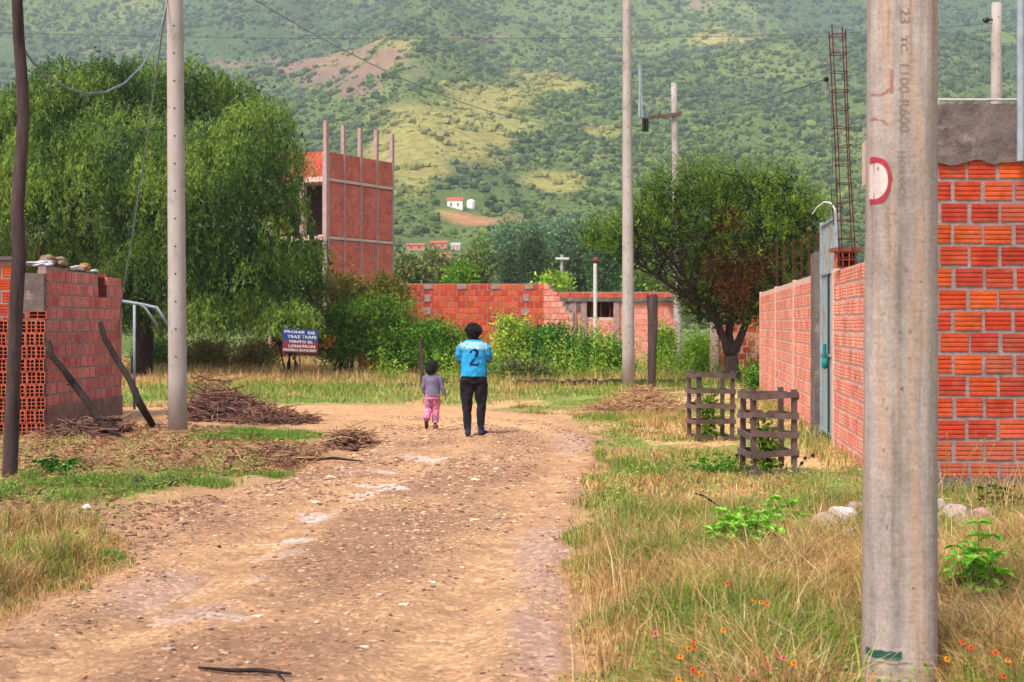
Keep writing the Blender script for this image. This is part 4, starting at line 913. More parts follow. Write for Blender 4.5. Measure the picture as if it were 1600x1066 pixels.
def core_mound(mb, px, py, rx, ry, hz, col_, seed=0):
    cx, cy = G(px, py); rxw = rx * cy / FOC; ryw = abs(GY(py - ry) - GY(py + ry)) / 2; V0, F0 = ICO[4]
    V = V0 * np.array([rxw * .9, ryw * .9, hz * .8]); V = V * (1 + (fbm(V0[:, 0] * 4 + seed, V0[:, 1] * 4 + V0[:, 2] * 3, 4, seed)[:, None] - .5) * .9)
    V[:, 2] = np.maximum(V[:, 2], -.1); mb.add(V + np.array([cx, cy, float(gh(cx, cy))]), F0, np.array(col_)[None] * (.6 + .8 * fbm(V0[:, 0] * 9, V0[:, 1] * 9 + V0[:, 2] * 7, 3, 2)[:, None]))
def heap(name, label, px, py, rx, ry, hz, n, cols_, seed, cat='brush pile', extra=(), mat='twig', **k):
    mb = MB(); core_mound(mb, px, py, rx, ry, hz, np.array(cols_[1]) * .8, seed)
    twig_tangle(mb, px, py, rx, ry, hz, n, cols_, seed=seed, **k)
    for e in extra: twig_tangle(mb, *e, seed=seed + 9)
    return mb.build(name, M[mat], label=label, cat=cat)
heap('brush_pile', 'large heap of brown dead brush right of the left concrete pole', 350, 651, 60, 9, .42, 900, BRN, 3, extra=((425, 659, 70, 5, .16, 420, BRN, (.005, .012), (.3, .7)), (330, 648, 40, 8, .75, 160, BRN, (.005, .01), (.4, 1.0))))
heap('brush_pile', 'small tangle of dry brush at the road edge, left of the child', 545, 694, 34, 8, .24, 300, BRN[:3] + TAN[:2], 5, Lm=(.2, .6), r=(.004, .009))
heap('brush_pile', 'ragged strip of dry cut vegetation in front of the left brush heap', 425, 722, 60, 9, .18, 480, TAN + BRN[:2], 6, Lm=(.2, .6), r=(.004, .009))
heap('brush_pile', 'pile of dark roots and twigs at the foot of the left brick wall', 135, 678, 62, 9, .22, 420, BRN, 7, Lm=(.25, .7), r=(.005, .014))
heap('hay_heap', 'heap of dry tan hay at the right of the road bend', 1008, 640, 44, 9, .42, 1100, TAN + [s(222, 184, 128, .8)], 8, cat='hay heap', Lm=(.25, .8), r=(.004, .008), extra=((960, 645, 40, 5, .2, 300, TAN, (.004, .008), (.25, .6)),))
p_ = on(1180, 830); branch([p_, W(1150, 806, p_.y), W(1122, 790, p_.y + .1), W(1100, 775, p_.y + .2), W(1086, 771, p_.y + .2)], [.012, .011, .01, .009, .006], 'thin dry twig curving up out of the grass near the leafy weed', 'dry_twig', forks=[([W(1104, 778, p_.y + .2), W(1103, 800, p_.y + .2)], [.006, .004])])
p_ = on(392, 1056, .012); mb = MB(); tube(mb, [on(310, 1053, .015), on(360, 1055, .02), on(405, 1055, .02), on(455, 1060, .014)], [.006, .011, .012, .006], 6, jit=.3); tube(mb, [on(430, 1057, .02), on(445, 1068, .02)], [.007, .003], 5); mb.build('fallen_stick', M['bark'], label='long thin stick lying on the road at the bottom edge', cat='stick')
mb = MB(); tube(mb, [on(480, 722, .03), on(520, 723, .05), on(565, 725, .03)], [.018, .02, .008], 6, jit=.3); mb.build('fallen_stick', M['bark'], label='dark stick lying along the road edge beyond the pale dried puddles', cat='stick')

# ---- sign -----------------------------------------------------------------------------------------------
Ysn = 39.0; sg = empty('notice_sign', 'small hand-painted notice board, blue above and maroon below, on a thin post', 'sign', (W(468, 0, Ysn).x, Ysn, 0))
tl, tr_, br_, bl_ = W(442, 513, Ysn), W(497, 516, Ysn), W(496, 552, Ysn), W(441, 550, Ysn)
def sign_board(y0, y1, mat, name):
    a_, b_, c_, d_ = tl.lerp(bl_, y0), tr_.lerp(br_, y0), tr_.lerp(br_, y1), tl.lerp(bl_, y1); dv = Vector((0, .02, 0))
    V = [a_, b_, c_, d_, a_ + dv, b_ + dv, c_ + dv, d_ + dv]; MBb = MB().add([tuple(v) for v in V], [(0, 3, 2, 1), (4, 5, 6, 7), (0, 1, 5, 4), (1, 2, 6, 5), (2, 3, 7, 6), (3, 0, 4, 7)]); return up(MBb.build(name, mat), sg)
M['sblue'] = pmat('sign_blue', s(36, 66, 138, .85), None, 5, .6, 0); M['smar'] = pmat('sign_maroon', s(128, 44, 68, .85), None, 5, .6, 0)
sign_board(0, .5, M['sblue'], 'blue_panel'); sign_board(.5, 1, M['smar'], 'maroon_panel')
mb = MB(); beam(mb, (W(468, 0, Ysn).x, Ysn + .045, -.1), (W(468, 0, Ysn).x, Ysn + .045, W(0, 520, Ysn).z), .04, .04); up(mb.build('post', M['dark_wood']), sg)
for k_, (txt, x0f, x1f, fy, hpx) in enumerate((("PROHIB", .05, .62, .13, 4.4), ("DE", .72, .92, .14, 4.4), ("TRAZ TRAF?", .14, .96, .33, 4.4), ("MINTO EL", .2, .86, .54, 4.2), ("LONATRON", .18, .92, .73, 4.2), ("PREFERO BUNDERS", .03, .96, .90, 3.4))):
    txt = txt.replace('?', 'E'); me = text_mesh(txt, 1, 0, 2, 1.0, .012); co = np.empty(len(me.vertices) * 3); me.vertices.foreach_get('co', co); co = co.reshape(-1, 3)
    xa, xb = co[:, 0].min(), co[:, 0].max(); ya, yb = co[:, 1].min(), co[:, 1].max(); u_ = x0f + (x1f - x0f) * (co[:, 0] - xa) / (xb - xa); hh = hpx / 37; v_ = fy + hh * (.5 - (co[:, 1] - ya) / (yb - ya)) 
    T_ = np.array([tuple(tl.lerp(tr_, a).lerp(bl_.lerp(br_, a), b) - Vector((0, .004, 0))) for a, b in zip(u_, v_)]); me.vertices.foreach_set('co', T_.ravel()); me.update(); up(me_obj('lettering', me, M['white_paint']), sg)

# ---- wooden tree guards -------------------------------------------------------------------------------------
def guard(label, cx, cy, w, d, h, rz, rails, seed):
    rd = random.Random(seed); z0 = float(surf(np.array([cx]), np.array([cy]))[0]) - .03; root = empty('tree_guard', label, 'tree guard', (cx, cy, z0), 'slatted wooden tree guards'); root.rotation_euler = (0, 0, rz)
    for (i, j) in ((-1, -1), (1, -1), (1, 1), (-1, 1)):
        mb = MB(); t_ = rd.uniform(-.015, .015); beam(mb, (i * w / 2, j * d / 2, -.05), (i * w / 2 + t_, j * d / 2 + rd.uniform(-.01, .01), h + .03 + rd.uniform(-.02, .02)), .055, .045, g3(rd.uniform(.75, 1.05)), up=(0, 1, 0)); mb.build('post', M['plank'], root)
    for z in rails:
        for j in (-1, 1):
            mb = MB(); dz = rd.uniform(-.02, .02); beam(mb, (-w / 2 - .035, j * (d / 2 + .036), z * h + dz), (w / 2 + .035, j * (d / 2 + .036), z * h - dz + rd.uniform(-.01, .01)), .022, .062, g3(rd.uniform(.7, 1.1)), up=(0, 0, 1)); mb.build('rail', M['plank'], root)
        for i in (-1, 1):
            mb = MB(); dz = rd.uniform(-.02, .02); beam(mb, (i * (w / 2 + .040), -d / 2 - .02, z * h + dz - .01), (i * (w / 2 + .040), d / 2 + .02, z * h - dz - .01), .022, .06, g3(rd.uniform(.9, 1.35)), up=(0, 0, 1)); mb.build('rail', M['plank'], root)  # side rails coloured paler, light put into their plank tone
    return root
guard('slatted wooden tree guard nearest the camera, beside the grassy verge', (1200 - 800) / FOC * 15.35, 15.35, .44, .42, .92, .14, (.07, .30, .52, .74, .97), 1)
guard('slatted wooden tree guard farther back, its left side coloured paler as if lit', (1110 - 800) / FOC * 20.5, 20.5, .50, .46, .98, .16, (.06, .30, .52, .74, .97), 2)
# ================================================================ PEOPLE
def fuse(mb, name, mat, parent, voxel=.006, sm=3, col=(1, 1, 1), disp=None):
    """join overlapping volumes into one continuous skin"""
    me = mb.mesh('tmp', mat, True, col=False); ob = bpy.data.objects.new('tmp', me); COL.objects.link(ob)
    r_ = ob.modifiers.new('r', 'REMESH'); r_.mode = 'VOXEL'; r_.voxel_size = voxel; s__ = ob.modifiers.new('s', 'SMOOTH'); s__.factor = .6; s__.iterations = sm
    bpy.context.view_layer.update(); dg = bpy.context.evaluated_depsgraph_get(); m2 = bpy.data.meshes.new_from_object(ob.evaluated_get(dg)); bpy.data.objects.remove(ob)
    n = len(m2.vertices); co = np.empty(n * 3); m2.vertices.foreach_get('co', co); co = co.reshape(-1, 3)
    if disp is not None: co = disp(co); m2.vertices.foreach_set('co', co.ravel())
    m2.polygons.foreach_set('use_smooth', np.ones(len(m2.polygons), bool)); m2.materials.clear(); m2.materials.append(mat); m2.update()
    addcol(m2, col(co) if callable(col) else col); m2.name = name
    o = bpy.data.objects.new(name, m2); COL.objects.link(o); o.parent = parent; return o
def chain(mb, pts, rads, n=14):
    """tapering limb with rounded joints"""
    P_ = []; Rr = []
    for i in range(len(pts) - 1):
        for k in range(6):
            t = k / 6; P_.append(Vector(pts[i]).lerp(Vector(pts[i + 1]), t)); Rr.append(rads[i] * (1 - t) + rads[i + 1] * t)
    P_.append(Vector(pts[-1])); Rr.append(rads[-1]); tube(mb, P_, Rr, n)
    for p_, r in zip(pts, rads): ball(mb, p_, (r, r, r), 2)
def hand(mb, w, d, n, sd_, k=1.0, curl=.7):
    w, d, n, sd_ = (Vector(v) for v in (w, d, n, sd_)); d.normalize(); n.normalize(); sd_.normalize()
    for i, (off, ln) in enumerate(((.033, .070), (.011, .078), (-.011, .072), (-.033, .056))):
        kn = w + d * .085 * k + sd_ * off * k; tube(mb, [w + sd_ * off * .5 * k, w + d * .05 * k + sd_ * off * .9 * k, kn], [.015 * k, .014 * k, .0105 * k], 8)
        p_ = kn; a = .15; P_ = [kn]; sp = sd_ * (off * .16)
        for j, f in enumerate((.45, .32, .23)):
            a += curl * (.5 + .12 * i); p_ = p_ + (d * cos(a) + n * sin(a) + sp).normalized() * ln * f * k; P_.append(p_)
        tube(mb, P_, [.0092 * k, .0086 * k, .0078 * k, .0062 * k], 8); ball(mb, P_[-1], (.0062 * k,) * 3, 1)
    t0 = w + d * .028 * k + sd_ * .024 * k; t1 = t0 + (d * .6 + sd_ * .7 + n * .3).normalized() * .038 * k; t2 = t1 + (d * .9 + sd_ * .15 + n * .5).normalized() * .03 * k; t3 = t2 + (d * .9 + n * .5).normalized() * .022 * k
    tube(mb, [t0, t1, t2, t3], [.013 * k, .011 * k, .0095 * k, .0075 * k], 8)
def head(mb, c, r, yaw, neck_from):
    """skull, jaw, nose, ears; faces +y turned by yaw"""
    Mz = Matrix.Rotation(yaw, 3, 'Z'); q = lambda x, y, z: Vector(c) + Mz @ Vector((x, y, z)) * r
    ball(mb, q(0, -.05, .12), (r * .78, r * .9 if abs(yaw) < .8 else r * .84, r * .92), 3); ball(mb, q(0, .25, -.35), (r * .60, r * .62, r * .62), 3); ball(mb, q(0, .38, -.72), (r * .30,) * 3, 2)
    tube(mb, [q(0, .78, .08), q(0, .98, -.22)], [r * .08, r * .14], 8); ball(mb, q(0, .95, -.25), (r * .15,) * 3, 2)
    for x in (-.11, .11): ball(mb, q(x, .9, -.28), (r * .09,) * 3, 1)
    ball(mb, q(0, .84, -.50), (r * .2, r * .2, r * .07), 2); ball(mb, q(0, .83, -.60), (r * .17, r * .17, r * .07), 2)
    for x in (-.82, .82): ball(mb, q(x, 0, -.12), (r * .09, r * .16, r * .22), 2)
    for x in (-.3, .3): ball(mb, q(x, .74, .16), (r * .2, r * .1, r * .07), 1)
    chain(mb, [neck_from, q(0, -.1, -.45)], [r * .62, r * .52])
    return q
def face(parent, q, r, hm):
    for x in (-.3, .3):
        mb = MB(); ball(mb, q(x, .70, .0), (r * .13,) * 3, 2, col=s(235, 232, 228, .8)); ball(mb, q(x, .785, .0), (r * .06,) * 3, 1, col=s(30, 20, 16, .8)); mb.build('eye', M['plain'], parent, True)
        mb = MB(); tube(mb, [q(x - .16, .80, .2), q(x, .86, .25), q(x + .16, .80, .2)], r * .035, 5); mb.build('eyebrow', hm, parent)
    mb = MB(); tube(mb, [q(-.2, .93, -.55), q(0, 1.01, -.54), q(.2, .93, -.55)], r * .045, 6, col=s(140, 70, 66, .8)); mb.build('mouth', M['plain'], parent, True)
# adult, seen from behind
AX, AY = -.56, 20.85; AZ = float(surf(np.array([AX]), np.array([AY]))[0])
ad = empty('person', 'adult walking away in a light blue shirt numbered 2 and black trousers', 'person', (AX, AY, AZ + .005))
LS = dict(hip=(-.095, 0, .88), knee=(-.105, .03, .47), ank=(-.085, -.02, .09)); RS = dict(hip=(.095, 0, .88), knee=(.112, .05, .47), ank=(.105, .03, .09))
body = MB(); loft(body, [(0, 0, .80, .15, .10), (0, 0, .90, .165, .115), (0, 0, 1.02, .15, .105), (0, 0, 1.16, .16, .11), (0, -.005, 1.30, .18, .11), (0, -.01, 1.38, .16, .09), (0, -.01, 1.425, .08, .06)], 20)
for S_ in (LS, RS): chain(body, [S_['hip'], S_['knee'], S_['ank']], [.085, .055, .038]); f = Vector(S_['ank']); chain(body, [f + Vector((0, -.02, -.04)), f + Vector((0, .15, -.05))], [.035, .028])
for sgn in (-1, 1):
    sh, el, wr = (sgn * .165, -.01, 1.355), (sgn * .222, .03, 1.115), (sgn * .05, .245, 1.13 + .03 * sgn); chain(body, [sh, el, wr], [.052, .042, .027])
    dv = Vector(wr) - Vector(el); dv.normalize(); hand(body, wr, (dv + Vector((0, .05, 0))), Vector((0, -1, -.3)), Vector((0, .1, 1)), 1.0, .55)
qh = head(body, (0, .015, 1.535), .105, .0, (0, -.005, 1.40))
fuse(body, 'body', M['skin'], ad, .0045, 4)
face(ad, qh, .105, M['hair'])
hr = MB(); ball(hr, (0, -.015, 1.56), (.113, .118, .098), 4); ball(hr, (0, -.045, 1.50), (.095, .075, .07), 3)
fuse(hr, 'hair', M['hair'], ad, .006, 1, disp=lambda c: c + (np.stack([fbm(c[:, 0] * 40 + c[:, 2] * 35, c[:, 1] * 40, 3, k) - .5 for k in (1, 2, 3)], 1)) * .085)
def wrinkle(c, a=.012, f=9): return c + np.stack([fbm(c[:, 0] * f + 3, c[:, 2] * f * .7 + c[:, 1] * 5, 3, k) - .5 for k in (1, 2, 3)], 1) * a * np.array([1, 1.6, .3])
sh_ = MB(); loft(sh_, [(0, -.005, .885, .205, .155), (0, -.005, .94, .202, .152), (0, -.005, 1.06, .19, .14), (0, -.01, 1.2, .186, .135), (0, -.015, 1.30, .188, .128), (0, -.015, 1.365, .165, .105), (0, -.015, 1.425, .11, .075), (0, -.01, 1.445, .07, .06)], 28)
for sgn in (-1, 1):
    P_ = [Vector((sgn * .14, -.012, 1.355)), Vector((sgn * .18, -.01, 1.30)), Vector((sgn * .205, .01, 1.21)), Vector((sgn * .218, .035, 1.13))]; tube(sh_, P_, [.062, .066, .064, .066], 18)
blu = np.array(s(40, 168, 226, .85)); pale = np.array(s(190, 226, 244, .9)); navy = np.array(s(24, 40, 92, .9))
def shirt_col(c):
    n = fbm(c[:, 0] * 22, c[:, 2] * 22, 3, 2); yk = smooth(1.265, 1.30, c[:, 2]) * (1 - smooth(1.385, 1.40, c[:, 2])) * (np.abs(c[:, 0]) < .19) * smooth(.28, .5, n + .12) * (c[:, 1] < .0)
    r = blu[None] + (pale - blu)[None] * (yk * .9)[:, None]; r = r + (np.array(s(110, 200, 240, .88)) - r) * (smooth(1.1, 1.4, c[:, 2]) * .35)[:, None]
    col_ = smooth(1.418, 1.424, c[:, 2]); r = r + (navy - r) * col_[:, None]
    side = smooth(.175, .19, np.abs(c[:, 0])) * (c[:, 2] < 1.2) ; return r + (navy * 1.6 - r) * (side * .5)[:, None]
SH = fuse(sh_, 'shirt', M['cloth'], ad, .0055, 5, shirt_col, lambda c: wrinkle(c, .032, 11))
from mathutils.bvhtree import BVHTree
SH.data.calc_loop_triangles(); bv = BVHTree.FromPolygons([v.co[:] for v in SH.data.vertices], [p_.vertices[:] for p_ in SH.data.polygons])
def stroke2d(P_, w):
    P_ = [Vector((a, b)) for a, b in P_]; out = []
    for i in range(len(P_)):
        t = (P_[min(i + 1, len(P_) - 1)] - P_[max(0, i - 1)]).normalized(); nn_ = Vector((-t.y, t.x)) * (w[i] if not np.isscalar(w) else w) / 2; out += [P_[i] + nn_, P_[i] - nn_]
    return out
arc = [(-.036 + 0, .045)] + [(.036 * cos(a), .045 + .036 * sin(a)) for a in np.linspace(pi * .85, -pi * .18, 14)] + [(.018, .008), (-.004, -.025), (-.028, -.058), (-.04, -.074)]
mb = MB()
for P_, w in ((arc, [.026] * 2 + [.018] * 4 + [.03] * 9 + [.026, .022, .018, .014]), ([(-.045, -.078), (-.02, -.073), (.01, -.078), (.035, -.078), (.046, -.062)], .026), ([(.044, -.082), (.05, -.05)], .014)):
    w = w[:len(P_)] if not np.isscalar(w) else w
    if not np.isscalar(w) and len(w) < len(P_): w = w + [w[-1]] * (len(P_) - len(w))
    pts = stroke2d(P_, w); V = []
    for v in pts:
        x, z = v.x * 1.4 + .005, v.y * 1.4 + 1.165; h = bv.ray_cast(Vector((x, -1, z)), Vector((0, 1, 0))); V.append((x, (h[0].y if h[0] else -.14) - .0035, z))
    mb.add(V, [(2 * i, 2 * i + 1, 2 * i + 3, 2 * i + 2) for i in range(len(P_) - 1)])
mb.build('shirt_number', pmat('navy_print', s(14, 38, 96, .9), None, 9, .8, 0), ad)
tr = MB(); loft(tr, [(0, 0, .78, .185, .115), (0, 0, .86, .18, .115), (0, 0, .93, .16, .105)], 24)
for S_ in (LS, RS):
    h, k_, a = (Vector(S_[n]) for n in ('hip', 'knee', 'ank')); tube(tr, [h + Vector((0, 0, -.02)), h.lerp(k_, .35), h.lerp(k_, .75), k_, k_.lerp(a, .5), a + Vector((0, 0, .045))], [.108, .105, .088, .078, .066, .05], 18); ball(tr, h + Vector((0, -.02, -.05)), (.105, .108, .09), 3)
    tube(tr, [a + Vector((0, 0, .07)), a + Vector((0, 0, .02))], [.052, .050], 14)
fuse(tr, 'trousers', M['cloth'], ad, .0055, 5, s(34, 28, 38, .9), lambda c: wrinkle(c, .034, 12))
for S_ in (LS, RS):
    f = Vector(S_['ank']); sm_ = MB(); yv = .35 if S_ is RS else -.1; dv = Vector((sin(yv), cos(yv), 0))
    chain(sm_, [f + Vector((0, -.03, -.035)), f + Vector((0, 0, -.035)) + dv * .08, f + Vector((0, 0, -.048)) + dv * .17], [.046, .046, .038]); tube(sm_, [f + Vector((0, -.005, .05)), f + Vector((0, -.005, -.03))], [.044, .046], 14)
    def flat(c): c = c.copy(); c[:, 2] = np.maximum(c[:, 2], .004); return c
    fuse(sm_, 'shoe', M['cloth'], ad, .006, 3, s(46, 52, 78, .9), flat)
# child
CX, CY = -1.235, 22.1; CZ = float(surf(np.array([CX]), np.array([CY]))[0])
chd = empty('person', 'small black-haired child in grey-purple top and pink patterned trousers, looking right', 'person', (CX, CY, CZ + .005))
LS = dict(hip=(-.05, 0, .52), knee=(-.065, .05, .30), ank=(-.085, -.14, .125)); RS = dict(hip=(.052, 0, .52), knee=(.05, .06, .30), ank=(.04, .03, .06))
body = MB(); loft(body, [(0, 0, .48, .09, .07), (0, 0, .55, .10, .075), (0, 0, .64, .09, .07), (0, 0, .74, .10, .07), (0, 0, .80, .10, .06), (0, 0, .83, .05, .045)], 18)
for S_ in (LS, RS):
    chain(body, [S_['hip'], S_['knee'], S_['ank']], [.055, .038, .026]); f = Vector(S_['ank'])
    chain(body, [f, f + (Vector((0, .03, -.09)) if S_ is LS else Vector((.01, .11, -.03)))], [.026, .02])
arms = (((-.115, 0, .785), (-.135, .01, .65), (-.13, .05, .55)), ((.115, 0, .785), (.15, .0, .64), (.19, .01, .53)))
for i, (a, b, c) in enumerate(arms): chain(body, [a, b, c], [.034, .027, .018]); dv = Vector(c) - Vector(b); hand(body, c, dv, Vector((-1 if i else 1, 0, 0)), Vector((0, 1, 0)), .62, .35)
qh = head(body, (.005, .01, .945), .092, -1.2, (0, 0, .81))
fuse(body, 'body', M['skin'], chd, .0035, 3); face(chd, qh, .092, M['hair'])
hr = MB(); ball(hr, (-.012, -.01, .975), (.1, .1, .098), 4); ball(hr, (-.03, -.03, .92), (.085, .08, .085), 3)
fuse(hr, 'hair', M['hair'], chd, .006, 1, disp=lambda c: c + (np.stack([fbm(c[:, 0] * 45, c[:, 2] * 10 + c[:, 1] * 45, 3, k) - .5 for k in (1, 2, 3)], 1)) * .02)
sh_ = MB(); loft(sh_, [(0, 0, .50, .118, .09), (0, 0, .56, .118, .09), (0, 0, .66, .108, .085), (0, 0, .76, .118, .085), (0, 0, .81, .11, .07), (0, 0, .845, .055, .05)], 22)
for a, b, c in arms: chain(sh_, [a, b, Vector(b).lerp(Vector(c), .9)], [.045, .037, .03])
fuse(sh_, 'top', M['cloth'], chd, .005, 4, lambda c: np.array(s(128, 118, 150, .85))[None] * (.8 + .4 * (fbm(c[:, 0] * 60, c[:, 2] * 60, 2, 1)))[:, None], lambda c: wrinkle(c, .012, 14))
tr = MB(); loft(tr, [(0, 0, .46, .112, .085), (0, 0, .52, .112, .085)], 20)
for S_ in (LS, RS):
    h, k_, a = (Vector(S_[n]) for n in ('hip', 'knee', 'ank')); tube(tr, [h, h.lerp(k_, .5), k_, k_.lerp(a, .6), a + (k_ - a) * .12], [.070, .066, .060, .054, .048], 16); ball(tr, h, (.07, .075, .07), 3); ball(tr, k_, (.06,) * 3, 2)
def pinkcol(c):
    n = fbm(c[:, 0] * 34, c[:, 2] * 34, 2, 3)[:, None]; n2 = fbm(c[:, 0] * 38 + 9, c[:, 2] * 38, 2, 5)[:, None]; p_ = np.array(s(236, 120, 158, .85)); r = p_ + (np.array(s(150, 130, 190, .85)) - p_) * smooth(.58, .64, n); return r + (np.array(s(250, 190, 210, .9)) - r) * smooth(.62, .68, n2)
fuse(tr, 'trousers', M['cloth'], chd, .005, 4, pinkcol, lambda c: wrinkle(c, .014, 14))
f = Vector(LS['ank']); sm_ = MB(); chain(sm_, [f + Vector((0, -.03, .0)), f + Vector((0, .015, -.075)), f + Vector((0, .03, -.1))], [.032, .032, .026]); fuse(sm_, 'shoe', M['cloth'], chd, .005, 3, s(84, 60, 50, .9))
f = Vector(RS['ank']); sm_ = MB(); chain(sm_, [f + Vector((0, -.02, -.025)), f + Vector((.01, .05, -.028)), f + Vector((.02, .11, -.034))], [.034, .034, .027]); fuse(sm_, 'shoe', M['cloth'], chd, .005, 3, s(150, 96, 92, .9), flat)

# ================================================================ TREES AND SHRUBS
def crown(mb, lobes, nclump, nleaf, csz, L, w, pal, up_=.3, out=.5, seed=0, shell=.45, sq=1.0):
    rg = np.random.default_rng(seed); pal = np.array(pal); vol = np.array([l[3] * l[4] * l[5] for l in lobes]) ** .7; ks = rg.choice(len(lobes), nclump, p=vol / vol.sum()); Lb = np.array([l[:6] for l in lobes])[ks]
    d = norm(rg.normal(size=(nclump, 3))); r = (shell + (1 - shell) * rg.random((nclump, 1)) ** .6) * (1 + rg.normal(0, .08, (nclump, 1)))
    Cc = Lb[:, :3] + d * r * Lb[:, 3:]
    cc = pal[rg.integers(len(pal), size=nclump)] * (.65 + .7 * rg.random((nclump, 1)))
    P_ = np.repeat(Cc, nleaf, 0) + rg.normal(size=(nclump * nleaf, 3)) * csz * np.array([1, 1, sq]); ax = np.repeat(d, nleaf, 0) * out + rg.normal(size=P_.shape) * .6 + np.array([0, 0, up_])
    ok = P_[:, 2] > .03; cl = np.repeat(cc, nleaf, 0) * (.8 + .4 * rg.random((len(P_), 1)))
    leaves(mb, P_[ok], ax[ok], (L * (.6 + .8 * rg.random(len(P_))))[ok], (w * (.7 + .6 * rg.random(len(P_))))[ok], cl[ok], rg)
def px_lobes(lst, Y, depth=1.0, seed=0, dj=.8):
    rg = random.Random(seed); k = Y / FOC; out = []
    for l in lst:
        px, py, rx = l[:3]; ry = l[3] if len(l) > 3 else rx; p_ = W(px, py, Y + rg.uniform(-dj, dj)); out.append((p_.x, p_.y, p_.z, rx * k, rx * k * depth, ry * k))
    return out
def limb(mb, P_, r0, r1, n=8): tube(mb, P_, [r0 + (r1 - r0) * i / (len(P_) - 1) for i in range(len(P_))], n, jit=.15)
def wiggle(a, b, n, amp, rd): a = Vector(a); b = Vector(b); L_ = (b - a).length; return [a.lerp(b, i / n) + (Vector((rd.uniform(-1, 1), rd.uniform(-1, 1), rd.uniform(-1, 1))) * amp * L_ if 0 < i < n else Vector((0, 0, 0))) for i in range(n + 1)]

# weeping pepper tree
YT = 43.0; rd = random.Random(4)
mt = empty('pepper_tree', 'huge weeping green pepper tree behind the left brick building, foliage hanging in curtains', 'tree', (W(225, 0, YT).x, YT, 0))
mb = MB(); base = W(222, 595, YT); fork = W(230, 488, YT); limb(mb, [base - Vector((0, 0, .2)), W(222, 560, YT), W(226, 520, YT), fork], .34, .24, 12)
tips = [(100, 330), (160, 240), (240, 230), (330, 240), (400, 320), (300, 360), (60, 420), (440, 400)]
for px, py in tips:
    t = W(px, py, YT + rd.uniform(-2.5, 2.5)); P_ = wiggle(fork, t, 6, .05, rd); limb(mb, P_, .16, .035, 7)
    for q in range(4): limb(mb, wiggle(P_[3 + q % 3], P_[3 + q % 3] + Vector((rd.uniform(-1.2, 1.2), rd.uniform(-1.2, 1.2), rd.uniform(.3, 1.3))), 4, .08, rd), .05, .012, 5)
up(mb.build('trunk', M['bark'], None, True), mt)
LB = px_lobes([(45, 205, 75), (105, 160, 75), (160, 138, 55), (225, 150, 70), (300, 148, 62), (355, 170, 62), (405, 205, 58), (425, 255, 50), (438, 322, 42), (462, 385, 42), (440, 430, 55), (300, 300, 110), (190, 270, 110), (90, 300, 110), (10, 300, 90), (20, 200, 70), (370, 300, 100), (380, 420, 85, 75), (260, 420, 100, 75), (130, 420, 100, 70), (30, 430, 80, 60), (330, 480, 70, 35), (200, 480, 80, 28), (425, 470, 45, 35), (470, 445, 40, 40), (482, 400, 32), (455, 490, 40, 25), (-40, 260, 80), (-50, 380, 90)], YT, 1.1, 5, 2.2)
rg = np.random.default_rng(21); Ns = 13500; vol = np.array([l[3] ** 2 for l in LB]); ks = rg.choice(len(LB), Ns, p=vol / vol.sum()); Lb = np.array(LB)[ks]
d = norm(rg.normal(size=(Ns, 3))); d[:, 2] = np.abs(d[:, 2]) * np.where(rg.random(Ns) < .8, 1, -1); d[:, 1] = np.where(rg.random(Ns) < .72, -np.abs(d[:, 1]), d[:, 1]); d = norm(d)
S0 = Lb[:, :3] + d * Lb[:, 3:] * (.66 + .42 * rg.random((Ns, 1))); ln = .25 + rg.random(Ns) ** 1.5 * .8; ln = np.minimum(ln, np.maximum(.2, S0[:, 2] - 1.35)); nl = 12
bt = (fbm(S0[:, 0] * .9, S0[:, 2] * .9 + S0[:, 1] * .6, 3, 2))[:, None]
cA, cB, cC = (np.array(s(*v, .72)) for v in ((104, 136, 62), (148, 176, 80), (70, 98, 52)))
cl = cC + (cA - cC) * smooth(.3, .5, bt); cl = cl + (cB - cl) * smooth(.48, .68, bt + rg.normal(0, .06, (Ns, 1))); cl = cl * (.75 + .5 * rg.random((Ns, 1)))
tt = np.tile(np.linspace(0, 1, nl), Ns)[:, None]; Sx = np.repeat(S0, nl, 0); lx = np.repeat(ln, nl)[:, None]; sway = np.repeat(rg.normal(0, .10, (Ns, 2)), nl, 0); outw = np.repeat(d[:, :2], nl, 0)
P_ = Sx.copy(); P_[:, :2] += outw * .25 * np.sqrt(tt) + sway * tt + rg.normal(0, .025, (len(P_), 2)); P_[:, 2:] -= lx * tt ** 1.2
ax = rg.normal(size=P_.shape) * .6 + np.array([0, 0, -1.0]); ok = P_[:, 2] > 1.15
mb = MB(); leaves(mb, P_[ok], ax[ok], .15 * (.7 + .6 * rg.random(ok.sum())), .036, np.repeat(cl, nl, 0)[ok] * (.85 + .3 * rg.random((ok.sum(), 1))), rg)
crown(mb, [(l[0], l[1] + .3, l[2], l[3] * .8, l[4] * .8, l[5] * .8) for l in LB], 2600, 10, .22, .22, .08, [cC * .9, cA * .8], -.5, 0, 3, .1)  # inner fill leaves coloured darker, shade painted into the crown
up(mb.build('crown', M['leaf']), mt)

